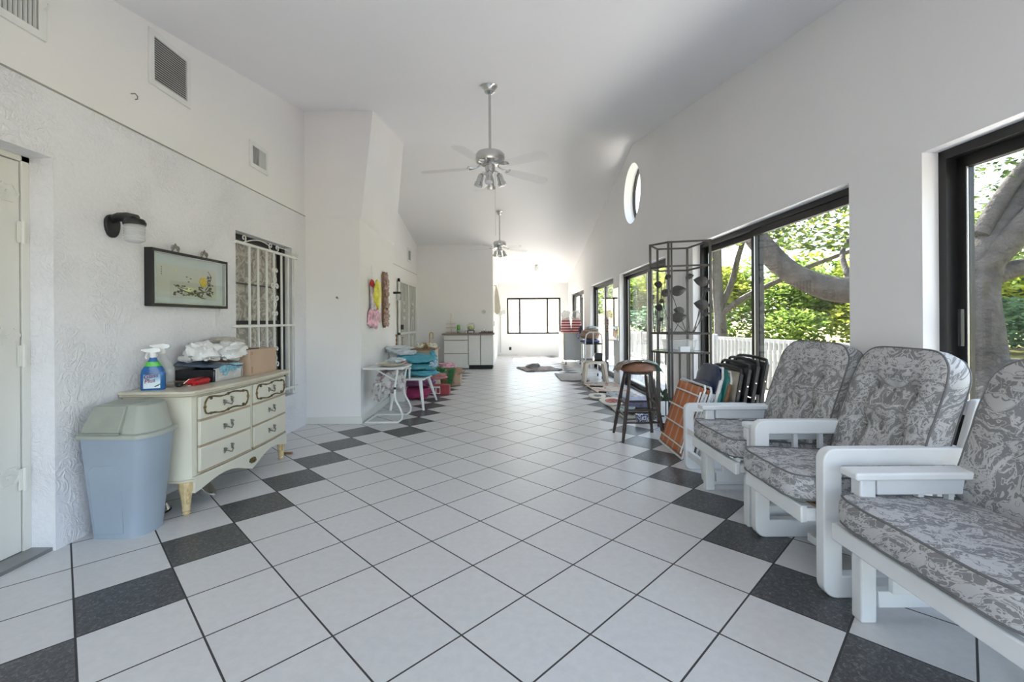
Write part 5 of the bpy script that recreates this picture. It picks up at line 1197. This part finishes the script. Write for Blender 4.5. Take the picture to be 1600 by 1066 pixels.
one('black_stick', MB().bar((1.38,7.3,.035), (1.62,7.15,.04), .05, .03).bar((1.60,7.17,.05), (1.72,6.75,.05), .045, .03).bar((1.36,8.0,.03), (1.56,7.9,.03), .06, .025), M['blackmetal'], 'dark metal bracket lying on the runner rug along the right wall', 'metal bracket', bevel=.004)
one('grey_sheet', MB().blob((1.62, 6.75, .05), (.20,.30,.035), .35, 2.5, 6, 24, 12, -.03), simple('grey_cloth', (.42,.43,.44), .9, var=.1), 'heap of grey cloth on the runner rug beside the metal bracket', 'cloth')
t2 = thing('picture_book', (1.72, 6.15, .03), 'blue and purple picture box with a red edge behind the bar stool', 'box', (0,0,.05))
obj('box', MB().box(-.20,.18,-.15,.15,0,.10), simple('violet_print', (.28,.30,.48), .5, var=.4, scale=16), t2, bevel=.003); obj('red_edge', MB().box(.18,.21,-.15,.15,0,.13), M['red'], t2)
one('aqua_cloth', MB().blob((1.45, 5.75, .05), (.10,.14,.03), .35, 2.5, 2, 20, 12, -.03), simple('aqua_cloth_mat', (.42,.55,.55), .9, var=.2, scale=20), 'pale aqua cloth lying beside the red flower tray', 'cloth')
g = G('blue_white_porcelain'); n_ = g.noise(g.co(), 26, 2, .5, 2); g.color(g.ramp(n_, [(.46, (.03,.04,.18)), (.54, (.70,.72,.78))], 'LINEAR')); g.set(.15)
t2 = thing('porcelain_pot', (1.49, 5.25, 0), 'small blue and white porcelain pot on the floor behind the bar stool', 'pot')
obj('pot', MB().loft([[(a_*w_, b_*w_, z_) for a_, b_ in superell(1, 1, 24, .55)] for w_, z_ in ((.055,0),(.062,.01),(.075,.10),(.080,.112),(.068,.112),(.055,.03))]), g.m, t2)
one('white_board', MB().hexa([(1.66,5.12,0),(1.95,5.12,0),(1.95,5.14,0),(1.66,5.14,0)], [(1.66,5.17,.26),(1.95,5.17,.26),(1.95,5.19,.26),(1.66,5.19,.26)]), M['white'], 'white board standing on the floor behind the iron etagere', 'board')
t2 = thing('potted_plant', (1.80, 5.5, 0), 'small leafy green plant on the floor behind the iron etagere', 'plant')
obj('pot', MB().lathe([(.06,0),(.08,.12),(.085,.13),(.07,.13),(.06,.10),(0,.10)], n=18), M['ceramic'], t2)
b = MB(); rp = random.Random(8)
for k in range(22):
    a_ = rp.uniform(0, 2*PI); b_ = Vector((.03*math.cos(a_), .03*math.sin(a_), .12+rp.uniform(0,.22))); leaf(b, b_, rp.uniform(-.3, 1.2), rp.uniform(.06,.11), (math.cos(a_), math.sin(a_)))
b.tube([(0,0,.1),(0.01,0,.34)], .004, 6); obj('foliage', b, simple('dark_leaf_green', (.04,.10,.04), .5, var=.4, scale=20), t2)

# ------------------------------------------------------------------ outdoors
g = G('yard_ground'); co = g.co(); s = g.sep(co); n1 = g.noise(co, .35, 4, .6, .5); n2 = g.noise(co, 9, 5, .8)
near = g.ramp(n2, [(.3, (.06,.045,.035)), (.5, (.15,.12,.095)), (.65, (.28,.25,.22))])
far_ = g.ramp(n2, [(.3, (.20,.19,.05)), (.6, (.33,.29,.10))]); grass = g.ramp(n2, [(.3, (.03,.06,.012)), (.6, (.08,.13,.03))])
dd = g.M('ADD', g.M('MULTIPLY', s[0], 1.0), g.M('MULTIPLY', g.M('SUBTRACT', n1, .5), 2.5))
f1 = g.ramp(g.M('MULTIPLY', dd, .1), [(.80, (0,0,0)), (.86, (1,1,1))]); f2 = g.ramp(g.M('MULTIPLY', dd, .1), [(.98, (0,0,0)), (1.0, (1,1,1))])
g.color(g.mix(f2, g.mix(f1, near, grass), far_)); g.set(1); g.bump(n2, .8, .05)
struct('ground', MB().box(-40, 80, -60, 110, -.4, -.13), g.m)
struct('patio_bounce_slab', MB().box(2.34, 4.2, -3, 15.6, -.13, -.05), simple('concrete', (.60,.585,.565), .85, var=.06, bump=.2))  # slab made wide and pale to bounce sunlight onto the ceiling

def leafmat(name, c1, c2, tr=.55):
    g = G(name); n_ = g.noise(g.co(), 1.1, 3, .6); n3 = g.noise(g.co(), 30, 1)
    c = g.ramp(g.M('ADD', g.M('MULTIPLY', n_, .7), g.M('MULTIPLY', n3, .3)), [(.38, c1), (.6, c2)])
    d_ = g.node('ShaderNodeBsdfDiffuse'); t_ = g.node('ShaderNodeBsdfTranslucent'); m_ = g.node('ShaderNodeMixShader')
    g.link(c, d_.inputs[0]); g.link(c, t_.inputs[0]); m_.inputs[0].default_value = tr
    g.link(d_.outputs[0], m_.inputs[1]); g.link(t_.outputs[0], m_.inputs[2]); g.link(m_.outputs[0], g.out.inputs['Surface']); return g.m
LM = [leafmat('leaves_yellow_green', (.12,.17,.02), (.36,.39,.06)), leafmat('leaves_mid_green', (.055,.12,.025), (.20,.27,.06)), leafmat('leaves_blue_green', (.035,.08,.045), (.10,.17,.10)), leafmat('oak_leaves', (.035,.06,.02), (.10,.14,.04))]
def leaves(b, c, R, n, size, rg, shell=.55, squash=1.0):
    V, F = b.v, b.f
    for _ in range(n):
        while True:
            d_ = (rg.uniform(-1,1), rg.uniform(-1,1), rg.uniform(-1,1)); q = d_[0]**2+d_[1]**2+d_[2]**2
            if .02 < q <= 1: break
        r = math.sqrt(q); k = (shell+(1-shell)*r)/r if rg.random() < .75 else 1
        cx = c[0]+d_[0]*k*R[0]; cy = c[1]+d_[1]*k*R[1]; cz = c[2]+d_[2]*k*R[2]
        a_ = rg.uniform(0, 2*PI); t = rg.uniform(-1.2, 1.2); s_ = size*rg.uniform(.6, 1.3)
        ux, uy, uz = math.cos(a_)*s_, math.sin(a_)*s_, rg.uniform(-.5,.5)*s_
        wx_, wy_, wz_ = -math.sin(a_)*s_*.5*math.cos(t), math.cos(a_)*s_*.5*math.cos(t), math.sin(t)*s_*.5
        i = len(V); V.extend([(cx-ux, cy-uy, cz-uz), (cx+wx_, cy+wy_, cz+wz_), (cx+ux, cy+uy, cz+uz), (cx-wx_, cy-wy_, cz-wz_)]); F.append((i, i+1, i+2, i+3))
def bobj(name, b, mat, parent):      # fast link without normals cleanup, parent-space verts
    L_ = parent_world(parent); me = bpy.data.meshes.new(name)
    me.from_pydata([(v[0]-L_[0], v[1]-L_[1], v[2]-L_[2]) for v in b.v], [], b.f); me.update(); me.materials.append(mat)
    o = bpy.data.objects.new(name, me); COL.objects.link(o); o.parent = parent; return o
def limb(b, pts, r0, r1, n=10):
    P = [Vector(p) for p in pts]; out = []; m = len(P)
    for i in range(m-1):
        p0, p1, p2, p3 = P[max(0, i-1)], P[i], P[i+1], P[min(m-1, i+2)]
        for k in range(6):
            t = k/6; out.append(.5*((2*p1)+(-p0+p2)*t+(2*p0-5*p1+4*p2-p3)*t*t+(-p0+3*p1-3*p2+p3)*t**3))
    out.append(P[-1]); N = len(out)
    b.tube(out, [(r0+(r1-r0)*i/(N-1))*(1+.10*noise.noise(out[i]*1.3)) for i in range(N)], n)
rg = random.Random(4)
# the big oak close to the near glass door
t2 = thing('oak_tree', (8.1, 7.7, -.13), 'large spreading oak just outside, its trunk behind the near glass door', 'tree')
b = MB()
limb(b, [(8.15,7.7,-.2),(8.0,7.7,.4),(7.9,7.7,1.2),(8.05,7.75,2.1),(8.6,7.7,3.1),(9.4,7.6,4.2),(10.3,7.5,5.4)], .36, .22, 14)
b.lathe([(.68,-.14),(.52,0),(.41,.25),(.35,.5)], (8.1,7.7,0), 16)
obj('trunk', b, M['bark'], t2, world=True)
for pts, r0, r1 in (([(7.95,7.7,1.75),(8.6,7.6,2.05),(9.4,7.3,2.0),(10.5,7.0,2.5)], .17, .09), ([(7.9,7.7,1.9),(8.5,7.3,2.9),(9.3,6.9,4.0),(10.3,6.5,5.0)], .20, .12),
                    ([(7.95,7.7,2.6),(8.6,7.6,3.7),(9.5,7.3,4.6)], .14, .08), ([(7.9,7.8,1.6),(7.2,8.3,1.85),(6.5,8.9,1.75),(5.8,9.3,2.1),(5.3,9.6,2.75),(4.9,9.9,3.6)], .28, .20),
                    ([(6.6,8.8,1.85),(7.0,9.6,2.6),(7.8,10.2,3.2)], .07, .03)):
    b = MB(); limb(b, pts, r0, r1, 12); obj('limb', b, M['bark'], t2, world=True)
b = MB()
for c, R, n_ in (((8.5,7.5,5.8),(3.2,3.0,1.3),2600), ((9.6,6.8,3.7),(1.6,1.4,.8),650), ((10.5,8.0,2.6),(1.4,2.0,1.0),700), ((6.8,9.7,3.2),(1.5,1.2,.55),700), ((7.6,11,3.6),(1.8,1.4,.7),700), ((5.6,9.9,4.3),(1.7,1.6,.6),700), ((7.2,12.8,6.4),(3.2,2.6,1.0),2600), ((5.5,11.0,5.6),(2.4,2.2,.8),1500), ((9.5,11.0,5.8),(2.6,2.4,.9),1500), ((12.6,11.5,5.4),(3.0,3.0,1.8),3200), ((11.6,11.5,3.2),(1.6,2.0,.8),900)):  # high clusters over the fence are added to shade it
    leaves(b, c, R, n_, .075, rg)
bobj('foliage', b, LM[3], t2)
# forked tree behind the fence
t2 = thing('forked_tree', (7.6, 16.5, -.13), 'slim grey forked tree behind the white fence', 'tree')
b = MB(); limb(b, [(7.6,16.5,-.2),(7.55,16.5,1.2),(7.45,16.5,2.6),(7.4,16.4,4.8)], .24, .15); obj('trunk', b, M['bark'], t2, world=True)
for pts, r0, r1 in (([(7.5,16.5,1.5),(7.9,16.4,2.4),(8.15,16.3,3.5),(8.5,16,5)], .13, .07), ([(7.5,16.5,1.3),(8.1,16,1.9),(8.9,15.5,2.4),(9.8,15,2.9),(11,14.6,3.4)], .12, .06)):
    b = MB(); limb(b, pts, r0, r1); obj('limb', b, M['bark'], t2, world=True)
b = MB()
for c, R, n_ in (((7.8,16.2,5.2),(2.4,2.4,1.5),1500), ((9.8,15.2,4.2),(1.8,1.8,1.0),800), ((6.6,17.5,3.6),(1.2,1.5,1.2),500)): leaves(b, c, R, n_, .10, rg)
bobj('foliage', b, LM[0], t2)
# the wall of trees beyond
kinds = [('bright yellow green tree', 0), ('mid green tree', 1), ('bluish green tree', 2)]
place = [(11,26,3.2,4.4,0,'seen farthest left through the middle glass door'),(15,24,3.4,4.2,1,'left of the mullion of the middle glass door'),(17,20,3.2,4.0,0,'right of the middle glass door mullion'),
         (21,20,3.4,4.6,2,'to the right behind the oak limb'),(20.5,15.5,3.0,3.6,0,'low and bright behind the oak limb'),(28,15,3.8,5.0,1,'seen left through the near glass door'),
         (31,11,4.0,5.0,0,'seen at the right through the near glass door'),(9,31,3.2,4.8,1,'seen through the farther glass doors'),(13,33,4,6,2,'tall one farthest back behind the fence'),(24,26,4.5,6.5,1,'tall one behind the others, above the oak limb')]
for i, (x, y_, R, h_, kd, wh) in enumerate(place):
    t2 = thing('tree', (x, y_, -.13), '%s beyond the yard, %s' % (kinds[kd][0], wh), 'tree', (0,0,0), 'trees beyond the yard')
    b = MB(); limb(b, [(x,y_,-.2),(x+rg.uniform(-.3,.3),y_,1.0),(x+rg.uniform(-.5,.5),y_,h_)], .22, .12); obj('trunk', b, M['bark'], t2, world=True)
    b = MB()
    for k in range(6):
        leaves(b, (x+rg.uniform(-1,1)*R*.6, y_+rg.uniform(-1,1)*R*.6, h_*.55+rg.uniform(-.35,.45)*R*.8), (R*.55, R*.55, R*.42), 1000, .17, rg)
    bobj('foliage', b, LM[kd], t2)
bush = [(13,20,1.0,1,'left of the glass door mullion'),(15.5,18,1.1,0,'just right of the glass door mullion'),(17.5,15.5,1.1,2,'with a bluish tone under the oak limb'),(19,12.5,1.0,0,'at the right end of the fence view'),
        (27,12.5,1.4,2,'in the near glass door, left'),(28,9.5,1.4,0,'in the near glass door, right'),(10,22,1.1,1,'behind the slim forked tree'),(7.5,24,1.2,2,'seen through the farther glass doors')]
for i, (x, y_, R, kd, wh) in enumerate(bush):
    t2 = thing('bush', (x, y_, -.13), 'low leafy bush beyond the yard, ' + wh, 'bush', (0,0,0), 'bushes beyond the yard')
    b = MB()
    for k in range(4): leaves(b, (x+rg.uniform(-1,1)*1.3, y_+rg.uniform(-1,1)*1.0, R*.5+rg.uniform(0,.5)), (R*1.1, R*1.1, R*.8), 420, .12, rg)
    bobj('foliage', b, LM[kd], t2)
# white picket fence
FP = [(3.9,15.6),(4.5,10.1),(5.15,6.9)]
t2 = thing('picket_fence', (4.5, 10.1, -.13), 'white picket fence running across the yard outside the glass doors', 'fence')
b = MB()
for (p_, q_) in zip(FP[:-1], FP[1:]):
    for z_ in (.78, .08): b.bar((*p_, z_), (*q_, z_), .04, .07)
obj('rail', b, M['fence'], t2, world=True)
b = MB(); 
for (p_, q_) in zip(FP[:-1], FP[1:]):
    p_, q_ = Vector((*p_, 0)), Vector((*q_, 0)); n_ = int((q_-p_).length/.115)
    for k in range(n_): r_ = p_.lerp(q_, k/n_); b.box(r_.x-.025, r_.x+.025, r_.y-.025, r_.y+.025, -.13, .78)
o = obj('picket', b, M['fence'], t2, world=True, smooth=False); o['kind'] = 'stuff'
b = MB()
for k in range(5):
    p_ = Vector((*FP[0], 0)).lerp(Vector((*FP[1], 0)), k/4); b.box(p_.x-.05, p_.x+.05, p_.y-.05, p_.y+.05, -.13, .86)
obj('post', b, M['fence'], t2, world=True)

# ------------------------------------------------------------------ light, camera, colour
w = bpy.data.worlds.new('sky'); S.world = w; w.use_nodes = True; nt = w.node_tree
sky = nt.nodes.new('ShaderNodeTexSky'); sky.sky_type = 'NISHITA'; sky.sun_disc = False
sky.sun_elevation = math.radians(48); sky.sun_rotation = math.radians(-35); sky.air_density = 1.2; sky.dust_density = 2.5; sky.ozone_density = 1
bg = nt.nodes['Background']; hz = nt.nodes.new('ShaderNodeMix'); hz.data_type = 'RGBA'; hz.inputs[0].default_value = .55
nt.links.new(sky.outputs[0], hz.inputs[6]); hz.inputs[7].default_value = (.97, .98, 1.0, 1); nt.links.new(hz.outputs[2], bg.inputs['Color']); bg.inputs['Strength'].default_value = .22
sd = bpy.data.lights.new('sun', 'SUN'); sd.energy = 7.5; sd.angle = math.radians(2); sd.color = (1, .95, .86)
so = bpy.data.objects.new('sun', sd); COL.objects.link(so); so.location = (-10, 20, 20)
dirv = Vector((.10, -.80, -.60)); so.rotation_euler = dirv.to_track_quat('-Z', 'Y').to_euler()
def portal(name, loc, rot, sx, sy):
    l = bpy.data.lights.new(name, 'AREA'); l.shape = 'RECTANGLE'; l.size = sx; l.size_y = sy; l.cycles.is_portal = True
    o = bpy.data.objects.new(name, l); COL.objects.link(o); o.location = loc; o.rotation_euler = rot
for i, (a_, b_) in enumerate(OPEN):
    portal('daylight_portal', (rx((a_+b_)/2, .22), (a_+b_)/2, HEAD/2), (0, PI/2, RA), HEAD, b_-a_)
portal('daylight_portal', ((FX0+FX1)/2, 15.47, (FZ0+FZ1)/2), (-PI/2, 0, 0), FX1-FX0, FZ1-FZ0)
portal('daylight_portal', (-.1, -2.77, 1.25), (PI/2, 0, 0), 4.2, 2.5)

cd = bpy.data.cameras.new('camera'); cam = bpy.data.objects.new('camera', cd); COL.objects.link(cam); S.camera = cam
cd.sensor_fit = 'HORIZONTAL'; cd.sensor_width = 36; cd.lens = 706.7/1600*36; cd.clip_start = .05; cd.clip_end = 500
cd.shift_x = -1.6/1600; cd.shift_y = -(533-500.8)/1600
cam.location = (0, 0, 1.2)
ROLL = .0068
cam.matrix_world = Matrix.Translation((0, 0, 1.2)) @ Matrix.Rotation(PI/2, 4, 'X') @ Matrix.Rotation(-ROLL, 4, 'Z')
vs_ = S.view_settings; S.display_settings.display_device = 'sRGB'
vs_.view_transform = 'Standard'; vs_.look = 'None'; vs_.gamma = 1; vs_.use_curve_mapping = False; vs_.exposure = 3.27
